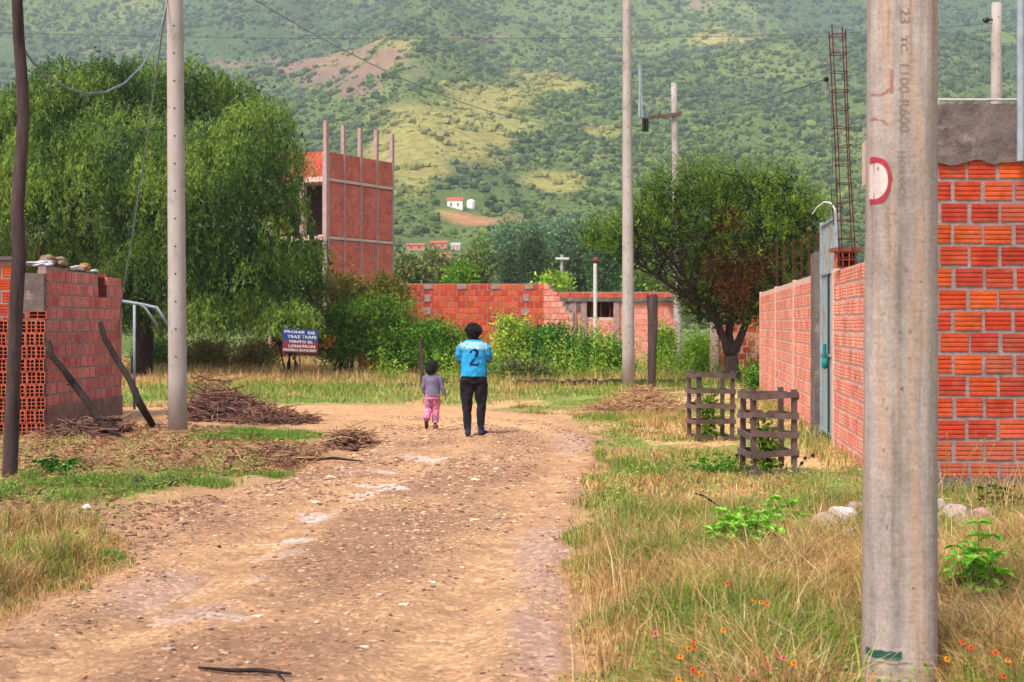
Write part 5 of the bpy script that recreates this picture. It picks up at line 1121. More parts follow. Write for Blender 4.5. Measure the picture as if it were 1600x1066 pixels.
# thorn tree on the right, with a dead brown part
YM = 38.5; rd = random.Random(9)
mq = empty('thorn_tree', 'dark-trunked spreading thorn tree with feathery green crown and a dead rust-brown patch', 'tree', (W(1146, 0, YM).x, YM, 0))
mb = MB(); b0 = W(1148, 612, YM); fk = W(1141, 556, YM); limb(mb, [b0 - Vector((0, 0, .15)), W(1146, 590, YM), fk], .24, .19, 12)
mains = [[fk, W(1126, 520, YM), W(1105, 480, YM - .3), W(1075, 440, YM - .6), W(1040, 400, YM - .8)], [fk, W(1160, 520, YM), W(1172, 485, YM + .3), W(1195, 450, YM + .3), W(1225, 400, YM)], [fk, W(1140, 510, YM + .3), W(1145, 450, YM + .6), W(1130, 390, YM + .4), W(1110, 320, YM)],
         [W(1105, 480, YM - .3), W(1060, 455, YM - .5), W(1010, 420, YM - .4), W(975, 395, YM - .2)], [W(1172, 485, YM + .3), W(1180, 420, YM), W(1180, 350, YM - .4), W(1190, 300, YM - .5)], [W(1195, 450, YM + .3), W(1230, 430, YM + .5), W(1262, 380, YM + .6)]]
for k_, P_ in enumerate(mains):
    PP = [];
    for a, b in zip(P_[:-1], P_[1:]): PP += wiggle(a, b, 3, .05, rd)[:-1]
    PP.append(P_[-1]); limb(mb, PP, .13 if k_ < 3 else .075, .025, 8)
    for q in range(20):
        i0 = rd.randrange(len(PP) // 3, len(PP)); dv = Vector((rd.uniform(-1, 1), rd.uniform(-.9, .9), rd.uniform(.1, 1.2))); limb(mb, wiggle(PP[i0], PP[i0] + dv * rd.uniform(.6, 1.6), 5, .07, rd), .035, .008, 5)
up(mb.build('trunk', M['bark'], None, True), mq)
lob = [(1000, 345, 38), (1035, 300, 42), (1085, 285, 38), (1130, 290, 36), (1175, 292, 40), (1222, 300, 40), (1258, 335, 32), (1240, 390, 45), (1190, 360, 60), (1110, 350, 60), (1050, 370, 55), (965, 378, 26, 22), (925, 378, 26, 14), (1085, 440, 45, 35), (1150, 440, 60, 45), (1215, 440, 42, 35), (1092, 478, 42, 32), (1135, 492, 34, 24), (1180, 480, 42, 28), (1218, 455, 40, 34), (985, 400, 30, 20), (1270, 385, 26, 30)]
lob = [(l[0] + 6, l[1] + (0 if l[0] < 990 else 18 if l[1] < 400 else 4)) + tuple(l[2:]) for l in lob]; ML = px_lobes(lob, YM, 1.0, 3, .9); mb = MB()
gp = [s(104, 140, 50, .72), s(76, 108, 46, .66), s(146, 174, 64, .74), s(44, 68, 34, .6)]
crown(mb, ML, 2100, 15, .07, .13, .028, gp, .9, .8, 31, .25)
crown(mb, [(l[0], l[1] + .2, l[2], l[3] * .75, l[4] * .75, l[5] * .75) for l in ML], 750, 12, .14, .16, .05, [gp[3], gp[1]], .2, .4, 35, 0)  # darkest greens deep in the crown, its inner shade put into leaf colour
# upright sprays that fray the outline
rg = np.random.default_rng(5); Nn = 2100; ks = rg.integers(14, size=Nn); Lb = np.array(ML)[ks]; d = norm(rg.normal(size=(Nn, 3)) + np.array([0, 0, .8])); S0 = Lb[:, :3] + d * Lb[:, 3:] * .9; nl = 14; tt = np.tile(np.linspace(0, 1, nl), Nn)[:, None]
P_ = np.repeat(S0, nl, 0) + np.repeat(d * .5 * rg.random((Nn, 1)) ** .6 + np.array([0, 0, .25]) + rg.normal(0, .08, (Nn, 3)), nl, 0) * tt; leaves(mb, P_, rg.normal(size=P_.shape) * .7 + np.array([0, 0, .6]), .09, .02, np.repeat(np.array(gp)[rg.integers(3, size=Nn)] * (.8 + .5 * rg.random((Nn, 1))), nl, 0), rg)
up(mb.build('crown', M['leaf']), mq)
mb = MB(); DL = px_lobes([(1135, 372, 30), (1120, 420, 34), (1172, 425, 34), (1140, 340, 18), (1150, 460, 30, 24), (1190, 400, 24)], YM - 1.0, .8, 6, .3)
crown(mb, DL, 420, 12, .13, .12, .024, [s(112, 62, 38, .55), s(80, 50, 34, .55), s(132, 84, 46, .55)], -.2, .4, 33, .3)
o = up(mb.build('dead_foliage', M['leaf']), mq); o['label'] = 'dead rust-brown foliage'

GRP = 'shrubs growing in front of the brick walls'
def shrub(label, px, py, rx, ry, Y, pal, seed, n=420, name='shrub', L=.11, w=.045, cs=.13, lobn=7, spray=0):
    rd = random.Random(seed); k = Y / FOC; c = W(px, py, Y); root = empty(name, label, 'shrub', (c.x, Y, 0), GRP); lob = []
    top_z = c.z + ry * k; bot = max(.05, c.z - ry * k)
    for i in range(lobn):
        a = rd.uniform(0, 2 * pi); q = rd.uniform(.15, .75); r = rd.uniform(.35, .55) * min(rx, ry * 1.2) * k
        lob.append((c.x + cos(a) * rx * k * q, Y + sin(a) * rx * k * q * .6, c.z + rd.uniform(-.7, .62) * ry * k, r * 1.15, r, r * .9))
    lob.append((c.x, Y, c.z, rx * k * .7, rx * k * .5, ry * k * .75)); lob.append((c.x, Y, (bot + c.z) / 2, rx * k * .85, rx * k * .5, max(.3, (c.z - bot) * .6)))
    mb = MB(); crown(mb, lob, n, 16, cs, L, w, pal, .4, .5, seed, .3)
    if spray:
        rg = np.random.default_rng(seed); S0 = np.stack([c.x + rg.uniform(-1, 1, spray) * rx * k, Y + rg.uniform(-.5, .5, spray), np.full(spray, c.z)], 1); nl = 16; hh = ry * k * (.8 + .7 * rg.random(spray)); tt = np.tile(np.linspace(0, 1, nl), spray)[:, None]
        P_ = np.repeat(S0, nl, 0) + np.repeat(np.stack([rg.normal(0, .25, spray), rg.normal(0, .2, spray), hh], 1), nl, 0) * tt + rg.normal(0, .04, (spray * nl, 3)); leaves(mb, P_, rg.normal(size=P_.shape) + np.array([0, 0, .4]), L, w, np.repeat(np.array(pal)[rg.integers(len(pal), size=spray)], nl, 0), rg)
    up(mb.build('foliage', M['leaf']), root)
    mb = MB()
    for i in range(7): l = lob[i % len(lob)]; limb(mb, wiggle((c.x + rd.uniform(-.25, .25), Y + rd.uniform(-.2, .2), -.05), (l[0], l[1], l[2]), 5, .06, rd), .035, .008, 5)
    up(mb.build('stem', M['bark'], None), root); return root
OL = [s(132, 142, 60, .7), s(104, 120, 52, .7), s(160, 152, 72, .7), s(136, 96, 58, .65)]; OL = [tuple(min(.9, v * 1.22) for v in c) for c in OL]
GR = [s(94, 140, 50, .72), s(70, 112, 44, .7), s(124, 168, 62, .72)]; GR = [tuple(min(.9, v * 1.22) for v in c) for c in GR]
YG = [s(172, 200, 74, .72), s(134, 172, 56, .72), s(196, 214, 100, .72)]; YG = [tuple(min(.9, v * 1.22) for v in c) for c in YG]
DG = [s(82, 140, 60, .78), s(50, 98, 48, .7), s(92, 146, 62, .72)]; DG = [tuple(min(.9, v * 1.22) for v in c) for c in DG]
BG = [s(120, 168, 44, .62), s(92, 142, 40, .6), s(150, 188, 60, .62)]; BG = [tuple(min(.9, v * 1.22) for v in c) for c in BG]
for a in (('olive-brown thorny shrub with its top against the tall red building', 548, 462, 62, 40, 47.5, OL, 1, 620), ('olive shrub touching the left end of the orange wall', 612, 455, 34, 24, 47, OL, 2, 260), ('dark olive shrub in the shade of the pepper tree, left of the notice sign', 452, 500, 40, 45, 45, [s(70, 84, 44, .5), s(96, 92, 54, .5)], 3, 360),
          ('dense green shrub behind the notice sign with orange blooms beside it', 530, 520, 52, 48, 43.5, GR, 4, 620), ('broad mid-green shrub right of the notice sign', 604, 520, 60, 55, 43, GR + OL[:1], 5, 760), ('rounded green shrub directly behind the child', 672, 535, 50, 45, 42.5, GR, 6, 560),
          ('green shrub behind the adult, its top below the orange wall', 730, 552, 36, 36, 43.5, GR + YG[:1], 7, 360), ('tall yellow-green weed shrub right of the adult', 800, 540, 34, 46, 43, YG, 8, 380), ('dark green glossy shrub in front of the orange wall, left of the broken wall end', 862, 545, 52, 36, 43, DG, 9, 520),
          ('low grey-green shrub at the right of the adult, at the grass edge', 820, 585, 48, 20, 40, [s(120, 140, 84, .6), s(150, 156, 96, .6)], 10, 300), ('loose leggy shrub in front of the brick house window', 925, 545, 30, 34, 44, GR + YG[:1], 11, 130), ('bright green shrub between the dark post and the far pole', 1036, 545, 15, 34, 45, BG, 12, 260),
          ('bright green low shrub behind the far tree guard, right of the far pole base', 1094, 558, 24, 30, 44, BG, 13, 300), ('narrow weedy shrub left of the mid-road concrete pole', 955, 560, 22, 26, 42, GR + BG[:1], 14, 110), ('pale green shrub between the child and the adult, low in the grass', 765, 580, 30, 22, 41, YG + GR[:1], 15, 220),
          ('olive shrub low behind the pepper tree trunk, left of the leaning guy wire', 130, 560, 60, 30, 50, OL, 18, 420), ('dark shrub under the pepper tree between its trunk and the left concrete pole', 250, 548, 48, 36, 49, DG + OL[:1], 19, 420), ('tan and green dry shrub right of the left concrete pole', 325, 560, 52, 28, 48, OL + [s(190, 150, 100, .7)], 20, 420), ('pale dry shrub midway between the left concrete pole and the notice sign', 398, 556, 46, 32, 48.5, OL + [s(190, 160, 110, .7)], 21, 420), ('dark shrub at the far left under the pepper tree', 30, 550, 60, 36, 50, DG, 22, 400),
          ('small green weed clump at the foot of the pink street wall', 1186, 592, 16, 16, 35.4, GR, 17, 90)):
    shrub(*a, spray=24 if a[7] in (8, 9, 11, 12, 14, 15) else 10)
# loose tall weeds tangled between the shrubs
rg = np.random.default_rng(77); Nw = 1500; xw = rg.uniform(W(590, 0, 41).x, W(1190, 0, 41).x, Nw); yw = rg.uniform(39.5, 45, Nw); dn = fbm(xw / 1.3, yw / 1.5, 3, 4); k_ = dn > .42; xw, yw, dn = xw[k_], yw[k_], dn[k_]; nl = 20
hh = (.35 + 1.3 * rg.random(len(xw))) * np.clip((dn - .36) * 4.5, .3, 1); tt = np.tile(np.linspace(.1, 1, nl), len(xw))[:, None]; b_ = np.stack([xw, yw, np.zeros(len(xw))], 1)
P_ = np.repeat(b_, nl, 0) + np.repeat(np.stack([rg.normal(0, .18, len(xw)), rg.normal(0, .18, len(xw)), hh], 1), nl, 0) * tt + rg.normal(0, .045, (len(xw) * nl, 3)) * (1.3 - tt)
mb = MB(); leaves(mb, P_, rg.normal(size=P_.shape) + np.array([0, 0, .5]), .05 + .08 * rg.random(len(P_)), .02 + .02 * rg.random(len(P_)), np.repeat(np.array(YG + GR + BG + YG)[rg.integers(12, size=len(xw))] * (.75 + .4 * rg.random((len(xw), 1))), nl, 0), rg); mb.build('tall_weeds', M['leaf'], kind='stuff', label='loose yellow-green weeds tangled between the shrubs before the brick walls', cat='weeds')
mb = MB(); rg = np.random.default_rng(2); c = W(514, 534, 42.6); P_ = np.array(c) + rg.normal(size=(60, 3)) * np.array([.12, .12, .1]); leaves(mb, P_, rg.normal(size=P_.shape), .09, .07, [s(236, 150, 30, .8)], rg); mb.build('blossom_cluster', M['leaf'], label='cluster of orange blooms just right of the notice sign', cat='blossom')

# trees beyond the walls
def far_tree(label, px, py, rx, ry, Y, pal, seed, n=260, name='tree', L=.5, w=.22, upright=False):
    L *= .55; w *= .55; n = int(n * 2.2)
    rd = random.Random(seed); k = Y / FOC; c = W(px, py, Y); root = empty(name, label, 'tree', (c.x, Y, 0), 'trees beyond the brick walls'); lob = []
    for i in range(8):
        a = rd.uniform(0, 2 * pi); q = rd.uniform(.2, .7); r = rd.uniform(.35, .5) * min(rx, ry) * k; lob.append((c.x + cos(a) * rx * k * q, Y + sin(a) * rx * k * q, c.z + rd.uniform(-.75, .7) * ry * k, r * 1.1, r, r))
    if upright: lob += [(c.x, Y, c.z + ry * k * t, rx * k * (1 - .7 * abs(t)), rx * k * .6, ry * k * .4) for t in (-.6, -.2, .2, .6, .85)]
    mb = MB(); crown(mb, lob, n, 12, .014 * Y * .3, L, w, pal, .3, .5, seed, .25); up(mb.build('crown', M['leaf']), root)
    mb = MB(); limb(mb, wiggle((c.x, Y, -.1), (c.x, Y, c.z + ry * k * .4), 5, .02, rd), .02 * ry * k + .08, .04, 7)
    for i in range(5): l = lob[i]; limb(mb, wiggle((c.x, Y, c.z - ry * k * .5), l[:3], 4, .05, rd), .07, .02, 5)
    up(mb.build('trunk', M['bark']), root)
OT = [s(128, 140, 76, .75), s(160, 164, 96, .75), s(104, 122, 70, .7)]; CT = [s(84, 108, 76, .7), s(108, 128, 88, .7)]; BT = [s(140, 170, 124, .75), s(120, 154, 118, .75)]
for a in (('olive tree above the left end of the orange wall', 640, 430, 34, 24, 90, OT, 1, 300), ('olive-brown tree above the orange wall, second from the tall building', 690, 428, 32, 22, 95, OT + [s(130, 110, 70, .6)], 2, 280), ('pale olive tree above the middle of the orange wall', 742, 430, 34, 20, 98, OT[1:], 3, 280),
          ('small bright green tree peeking over the orange wall', 722, 438, 16, 12, 80, BG, 4, 140), ('dark slim conifer above the broken end of the orange wall', 832, 418, 13, 42, 100, CT, 5, 300, 'conifer', .5, .16, True), ('slender dark conifer left of the slim pair above the wall', 801, 428, 9, 32, 104, CT, 6, 200, 'conifer', .5, .16, True),
          ('dark bushy tree left of the far pole with white crossarm', 856, 428, 17, 32, 112, CT + OT[:1], 7, 300), ('dark tree between the far pole and the white pole', 905, 425, 17, 32, 114, CT, 8, 300), ('dark green tree right of the white pole', 948, 422, 20, 34, 110, CT + DG[:1], 9, 300), ('tree seen low between the mid-road pole and the dark post', 1010, 440, 30, 22, 100, BG + OT, 10, 260),
          ('bluish green tall tree behind the dark conifers', 815, 375, 34, 30, 170, BT, 11, 300, 'tree', .9, .45), ('bluish green tree on the slope left of the mid-road pole', 880, 378, 40, 30, 180, BT, 12, 320, 'tree', .9, .45), ('bluish tree on the slope behind the mid-road pole', 945, 385, 34, 26, 175, BT, 13, 280, 'tree', .9, .45),
          ('bright yellow-green tree low over the house roof', 864, 452, 15, 7, 75, YG, 14, 120), ('small pale tree by the tall building corner', 622, 420, 14, 16, 120, BT, 15, 160), ('yellow-green rounded tree below the far red roofs', 770, 400, 38, 14, 200, BG + OT, 16, 240, 'tree', .9, .5)):
    far_tree(*a)
# far houses
def far_house(label, px, py, wpx, hpx, wall, roof, name='house', gable=True, seed=0):
    p_ = hillpoint(px, py + hpx / 2); k = p_.y / FOC; w = wpx * k; h = hpx * k; root = empty(name, label, 'house', p_, None); mb = MB(); box(mb, (0, 0, h * .2), (w, w * .6, h * 1.3), col=wall); mb.build('wall', M['plain'], root)
    mb = MB(); z = h * .85; r = h * .45; V = [(-w * .54, -w * .34, z), (w * .54, -w * .34, z), (w * .54, w * .34, z), (-w * .54, w * .34, z), (-w * .54, 0, z + r), (w * .54, 0, z + r)]
    mb.add(V, [(0, 1, 5, 4), (2, 3, 4, 5), (0, 4, 3), (1, 2, 5), (0, 3, 2, 1)], roof); mb.build('roof', M['plain'], root)
    for t in (-.25, .2): mb = MB(); box(mb, (w * t, -w * .305, h * .3), (w * .1, .1, h * .4), col=s(90, 80, 84, .7)); mb.build('window', M['plain'], root)
    return root
WH = s(252, 246, 240, .95); RR = s(212, 92, 74, .8); PKW = s(226, 150, 128, .8)
far_house('white house with a red roof standing alone on the mountainside', 711, 318, 24, 12, WH, RR)
pt = hillpoint(736, 325); k = pt.y / FOC; ro = empty('water_tank', 'round white tank right of the white house on the mountainside', 'tank', pt); mb = MB(); loft(mb, [(0, 0, -2 * k, 6.5 * k, 6.5 * k), (0, 0, 9 * k, 6.8 * k, 6.8 * k)], 20, WH); mb.build('drum', M['plain'], ro); mb = MB(); ball(mb, (0, 0, 9 * k), (6.6 * k, 6.6 * k, 4 * k), 3, WH); mb.build('dome', M['plain'], ro)
pt = hillpoint(735, 350); k = pt.y / FOC
for (px, py, wp, hp, wc, rc, lb) in ((650, 386, 28, 7, PKW, s(206, 110, 96, .8), 'long low reddish house at the left of the far hamlet'), (686, 383, 26, 8, PKW, s(212, 100, 84, .8), 'red-roofed house in the middle of the far hamlet'), (712, 386, 14, 8, s(236, 196, 180, .85), s(200, 196, 196, .8), 'pale house at the right end of the far hamlet'), (692, 399, 22, 5, PKW, s(218, 140, 110, .8), 'low orange-roofed house lowest in the far hamlet')):
    far_house(lb, px, py, wp, hp, wc, rc)
# ================================================================ GRASS, WEEDS, STONES
def scatter(polyg, n, seed):
    rg = np.random.default_rng(seed); Pg = np.array([G(*p_) for p_ in polyg]); lo, hi = Pg.min(0), Pg.max(0); x = rg.uniform(lo[0], hi[0], n * 3); y = rg.uniform(lo[1], hi[1], n * 3)
    k = inside(x, y, Pg); return x[k][:n], y[k][:n], rg
def vis(x, y, m=200): px = 800 + FOC * x / y; return (px > -m) & (px < 1600 + m)
STR = np.array([s(236, 202, 140, .92), s(222, 180, 118, .9), s(244, 216, 164, .92), s(200, 150, 104, .85), s(224, 168, 116, .88), s(160, 112, 82, .8)])
GRN = np.array([s(152, 178, 74, .82), s(122, 156, 62, .8), s(182, 194, 96, .85), s(106, 140, 66, .75)])
VIV = np.array([s(118, 166, 60, .8), s(98, 146, 54, .78), s(150, 184, 84, .8), s(170, 170, 96, .8)])
def gcols(rg, n, f):     # f: greenness 0..1 per blade
    a = STR[rg.integers(len(STR), size=n)]; b = GRN[rg.integers(len(GRN), size=n)]; return np.where((rg.random(n) < f)[:, None], b, a) * (.75 + .5 * rg.random((n, 1)))
def gmask(x, y):
    g = np.zeros(x.shape)
    for e in GREENS: g = np.maximum(g, blob(x, y, *e))
    return g
def field(name, label, poly, n, seed, h, w, dens, green, lean=.45, cols_=None, cat='grass'):
    x, y, rg = scatter(poly, n, seed); sd = road_sd(x, y); k = vis(x, y) & (rg.random(len(x)) < dens(x, y)) & (sd < -.0 - .12 * rg.random(len(x)))
    x, y = x[k], y[k]; f = green(x, y) if callable(green) else np.full(len(x), green); c = gcols(rg, len(x), f) if cols_ is None else cols_[rg.integers(len(cols_), size=len(x))] * (.75 + .5 * rg.random((len(x), 1)))
    hh = (h(x, y) if callable(h) else h) * (.45 + .8 * rg.random(len(x))); z = surf(x, y); mb = MB()
    blades(mb, np.stack([x, y, z - .01], 1), hh, w * (.5 + 1.3 * rg.random(len(x)) ** 2), c, lean, rg=rg); return mb.build(name, M['grass'], None, False, kind='stuff', label=label, cat=cat)
cl_ = lambda x, y, sx=1.0, sd_=0: fbm(x / sx, y / sx, 3, sd_)
gl = lambda x, y: np.clip(smooth(.46, .62, cl_(x, y, .8, 0)) * .6 + gmask(x, y) * .75 + .2, 0, 1)
# close verge: long dry grass
def pole_gap(x, y): return 1 - np.exp(-(np.maximum(np.abs(x - 1.62) / .34, 0) ** 4 + (np.abs(y - 5.7) / .95) ** 4))
RUB = [(1300, 858, 80, 44), (1525, 852, 80, 28)]
field('dry_grass', 'long dry straw-coloured grass mixed with green covering the right verge in the foreground', [(850, 1180), (872, 960), (880, 830), (1000, 800), (1640, 780), (1900, 1180)], 170000, 1, lambda x, y: .05 + .42 * smooth(.05, .9, -road_sd(x, y)) * (.35 + .9 * cl_(x, y, .8, 3)) * (1 - .6 * smooth(9.3, 12, y)), .0056, lambda x, y: np.clip(.25 + 1.1 * cl_(x, y, .5, 4), 0, 1) * (1 - .93 * np.maximum(blob(x, y, *RUB[0]), blob(x, y, *RUB[1]))) * pole_gap(x, y), gl, .95)
field('seed_grass', 'thin pale seed stalks standing above the foreground verge grass', [(870, 1180), (885, 960), (890, 850), (1000, 820), (1640, 800), (1900, 1180)], 9000, 21, .5, .0034, lambda x, y: smooth(.3, .6, cl_(x, y, .6, 2)) * (1 - .9 * np.maximum(blob(x, y, *RUB[0]), blob(x, y, *RUB[1]))) * pole_gap(x, y), 0, .45, STR)
field('mid_grass', 'short patchy tan and green grass on the right verge around the tree guards', [(870, 850), (905, 760), (925, 690), (890, 650), (760, 640), (1190, 606), (1345, 735), (1700, 790), (1700, 860)], 150000, 2, lambda x, y: (.025 + .10 * smooth(.4, .7, cl_(x, y, 1.2, 5)) + .02 * gmask(x, y)) * (1 - .7 * (x > 3.0) * (y > 10.5)), .010, lambda x, y: np.clip(-.1 + 1.5 * cl_(x, y, .9, 6), .1, 1), gl, .6)
field('tall_weeds', 'taller olive weeds and grass along the foot of the right street wall', [(1185, 606), (1300, 690), (1345, 735), (1330, 760), (1255, 715), (1180, 640)], 9000, 3, .19, .009, lambda x, y: np.clip(cl_(x, y, .6, 1) * 1.4, 0, 1), .5, .6)
field('meadow_grass', 'green and straw-coloured meadow grass beyond the road bend below the shrubs', [(-100, 636), (300, 632), (500, 632), (760, 634), (1190, 604), (1190, 560), (-100, 560)], 230000, 4, lambda x, y: .09 + .30 * smooth(29, 38, y) * cl_(x, y, 2.0, 5), .014, lambda x, y: np.clip(.2 + cl_(x, y, 1.2, 6), 0, 1), lambda x, y: np.clip(smooth(.38, .58, cl_(x, y, 2.2, 1)) * .5 + .4 * smooth(27, 30, y) + .25 * gmask(x, y) - .75 * smooth(36.5, 39, y) * (x < -2.5), .05, 1), .45)
field('reed_grass', 'tall pale dry grass stalks standing below the pepper tree and the shrubs', [(230, 600), (700, 600), (1060, 605), (1060, 575), (230, 575)], 36000, 5, .42, .013, lambda x, y: np.clip(1.6 * cl_(x, y, 1.5, 2) - .45, 0, 1), .2, .35)
# left side
field('green_grass', 'bright green grass around the dark wooden pole and small puddle at the left edge', [(-60, 720), (230, 730), (420, 728), (500, 745), (330, 775), (250, 790), (-60, 800)], 34000, 6, lambda x, y: .03 + .12 * cl_(x, y, .5, 3), .007, lambda x, y: np.clip(gmask(x, y) * 1.6 * smooth(.36, .6, cl_(x, y, .45, 2)), 0, 1), 0, .55, VIV)
field('green_grass', 'short bright green grass strip in front of the large brush heap and at the lower left patches', [(290, 668), (300, 700), (520, 695), (500, 672)], 16000, 7, .07, .010, lambda x, y: gmask(x, y) * smooth(.3, .6, cl_(x, y, .5, 2)), 0, .5, VIV)
field('dry_grass', 'tuft of yellowed long grass at the lower left road edge', [(-260, 1060), (0, 980), (120, 925), (225, 885), (215, 850), (100, 835), (-260, 840)], 46000, 8, lambda x, y: .06 + .26 * smooth(.1, .6, -road_sd(x, y)) * cl_(x, y, .5, 3) * 1.4, .0055, lambda x, y: np.clip(.15 + 1.0 * cl_(x, y, .4, 4), 0, 1), lambda x, y: .25 + .5 * smooth(.5, .6, cl_(x, y, .6, 2)), .6)
field('green_grass', 'small green tufts in the brown earth below the left green strip', [(40, 820), (40, 838), (200, 880), (230, 860), (150, 815)], 6000, 9, .07, .006, lambda x, y: gmask(x, y), 0, .5, VIV)
field('sparse_grass', 'sparse dead grass over the brown earth between the left wall and the road', [(-260, 700), (160, 665), (500, 690), (500, 740), (200, 780), (-260, 900)], 24000, 10, .05, .007, lambda x, y: .6 + 0 * x, .15, .8)
field('sparse_grass', 'low straw grass behind the left concrete pole and brush heap', [(180, 655), (180, 634), (430, 634), (300, 655)], 9000, 11, .1, .016, lambda x, y: .7 + 0 * x, .35, .5)
# dead litter on the left
rg = np.random.default_rng(30); x, y, _ = scatter([(-260, 700), (60, 665), (300, 665), (520, 700), (470, 738), (250, 768), (120, 800), (-260, 835)], 12000, 31); k = road_sd(x, y) < .25; x, y = x[k], y[k]
mb = MB(); leaves(mb, np.stack([x, y, surf(x, y) + .004 + rg.random(len(x)) * .03], 1), np.stack([rg.normal(size=len(x)), rg.normal(size=len(x)), rg.normal(size=len(x)) * .25], 1), .04 + .09 * rg.random(len(x)), .012 + .02 * rg.random(len(x)), np.array([s(150, 108, 84, .8), s(116, 80, 66, .75), s(184, 138, 104, .8), s(214, 170, 126, .8)])[rg.integers(4, size=len(x))], rg)
mb.build('leaf_litter', M['grass'], kind='stuff', label='brown dead leaves and chaff over the earth on the left', cat='litter')
# gravel pressed into the road
def gravel(name, label, poly, n, seed, smin, smax, flat, pal, dens=None, pw=3.0):
    x, y, rg = scatter(poly, n, seed); k = vis(x, y) & (dens(x, y, rg) if dens else True); x, y = x[k], y[k]; r = smin + (smax - smin) * rg.random(len(x)) ** pw; r = r * np.clip(y / 12, .8, 1.25)
    c = np.array(pal)[rg.integers(len(pal), size=len(x))] * (.75 + .5 * rg.random((len(x), 1))); mb = MB(); blobs(mb, np.stack([x, y, surf(x, y) + r * flat * .15], 1), np.stack([r * (1 + rg.random(len(x)) * .8), r, r * flat], 1), c, 1, .22, rg=rg)
    return mb.build(name, M['stone'], None, False, kind='stuff', label=label, cat='gravel')
RP = [(-60, 1250), (0, 985), (200, 885), (300, 800), (420, 755), (560, 705), (590, 690), (600, 650), (850, 655), (920, 688), (915, 740), (872, 808), (880, 900), (866, 1250)]
SP = [s(186, 144, 114, .78), s(160, 120, 96, .75), s(208, 168, 132, .8), s(132, 98, 82, .72), s(230, 198, 166, .84), s(190, 130, 94, .78), s(214, 180, 148, .8)]
def rd_(x, y, rg): return (rg.random(len(x)) < np.clip(.25 + 1.3 * (cl_(x, y, .7, 2) - .3) - .6 * np.exp(-(seg_dist(x, y, TRK_R) / .3) ** 2) - .6 * np.exp(-(seg_dist(x, y, TRK_L) / .3) ** 2), .04, 1))
gravel('gravel', 'small tan and brown stones pressed into the dirt road', RP, 52000, 40, .003, .021, .45, SP, rd_)
gravel('pale_gravel', 'larger flat pale stones lying in the dirt road', RP, 420, 41, .015, .045, .28, [s(236, 206, 174, .85), s(220, 180, 146, .82), s(240, 222, 204, .85), s(200, 176, 160, .8)], rd_, 2.2)
gravel('gravel', 'brown clods and stones on the earth at the left roadside', [(-60, 840), (-60, 785), (250, 790), (330, 775), (360, 790), (200, 880), (80, 830)], 3600, 42, .005, .024, .5, [s(150, 112, 92, .78), s(124, 88, 74, .75), s(172, 128, 104, .78), s(196, 156, 128, .8)], None, 3)
gravel('rubble_chips', 'small pale broken chips of rubble around the stones beside the near pole', [(1210, 900), (1215, 830), (1290, 800), (1640, 800), (1640, 880), (1350, 900)], 2600, 43, .012, .06, .6, [s(226, 208, 204, .84), s(206, 176, 166, .8), s(186, 166, 164, .78), s(214, 160, 146, .78)], lambda x, y, rg: rg.random(len(x)) < np.clip(np.maximum(blob(x, y, *RUB[0]), blob(x, y, *RUB[1])) * .8, 0, 1), 2.5)
# stones one can point at
def rock(label, px, py, wpx, hpx, col_, seed, name='rock'):
    wpx, hpx = (wpx * 1.2, hpx * 1.5) if 'heap' in label or seed < 20 else (wpx, hpx)
    x, y = G(px, py + hpx * .5); k = y / FOC; z = float(surf(np.array([x]), np.array([y]))[0]); V0, F0 = ICO[3]; rg = np.random.default_rng(seed); V = V0.copy()
    for _ in range(9):
        nn_ = norm(rg.normal(size=(1, 3)))[0]; dd = V @ nn_; lim = rg.uniform(.55, .85); V = V - np.maximum(dd - lim, 0)[:, None] * nn_
    V = V * (1 + (fbm(V0[:, 0] * 4 + seed, V0[:, 1] * 4 + V0[:, 2] * 3, 4, seed)[:, None] - .5) * .22) * np.array([wpx * k / 1.6, wpx * k * .5, hpx * k / 1.45]); mb = MB().add(V, F0, np.array(col_) * (.85 + .3 * fbm(V0[:, 0] * 5, V0[:, 2] * 5, 3, 1)[:, None]))
    o = mb.build(name, M['stone'], None, False, label=label, cat='rock', group='rubble stones by the near pole'); o.location = (x, y, z + hpx * k * .46); return o
PW = s(232, 218, 216, .86); PK_ = s(208, 176, 166, .78); GY_ = s(190, 176, 178, .8)
for a in (('largest pale stone of the heap left of the near pole', 1316, 814, 34, 22, PW, 1), ('angular pink-grey stone at the left end of the heap by the pole', 1286, 828, 24, 26, PK_, 2), ('small grey stone behind the largest pale one', 1340, 803, 22, 16, GY_, 3), ('white rounded stone low in the heap beside the pole', 1328, 844, 22, 18, PW, 4),
          ('bluish white chip in the grass in front of the heap', 1240, 857, 22, 9, s(222, 224, 232, .85), 5), ('flat pinkish stone at the foot of the heap', 1272, 852, 26, 11, PK_, 6), ('half-buried pale slab below the heap at the pole', 1330, 862, 30, 9, PW, 7), ('thin grey stone just right of the near pole', 1468, 806, 18, 20, GY_, 8),
          ('long grey-pink stone right of the near pole below the wall', 1494, 818, 36, 24, s(196, 172, 166, .78), 9), ('pink rounded stone at the right of the rubble below the wall', 1528, 816, 30, 20, s(214, 168, 162, .78), 10), ('small pale stone in the weeds near the right edge', 1566, 826, 14, 12, PW, 11), ('low broken stone between the two pink stones under the wall', 1512, 832, 20, 12, GY_, 12), ('small stone hidden in grass at the far right edge', 1590, 852, 16, 10, PK_, 13)):
    rock(*a)
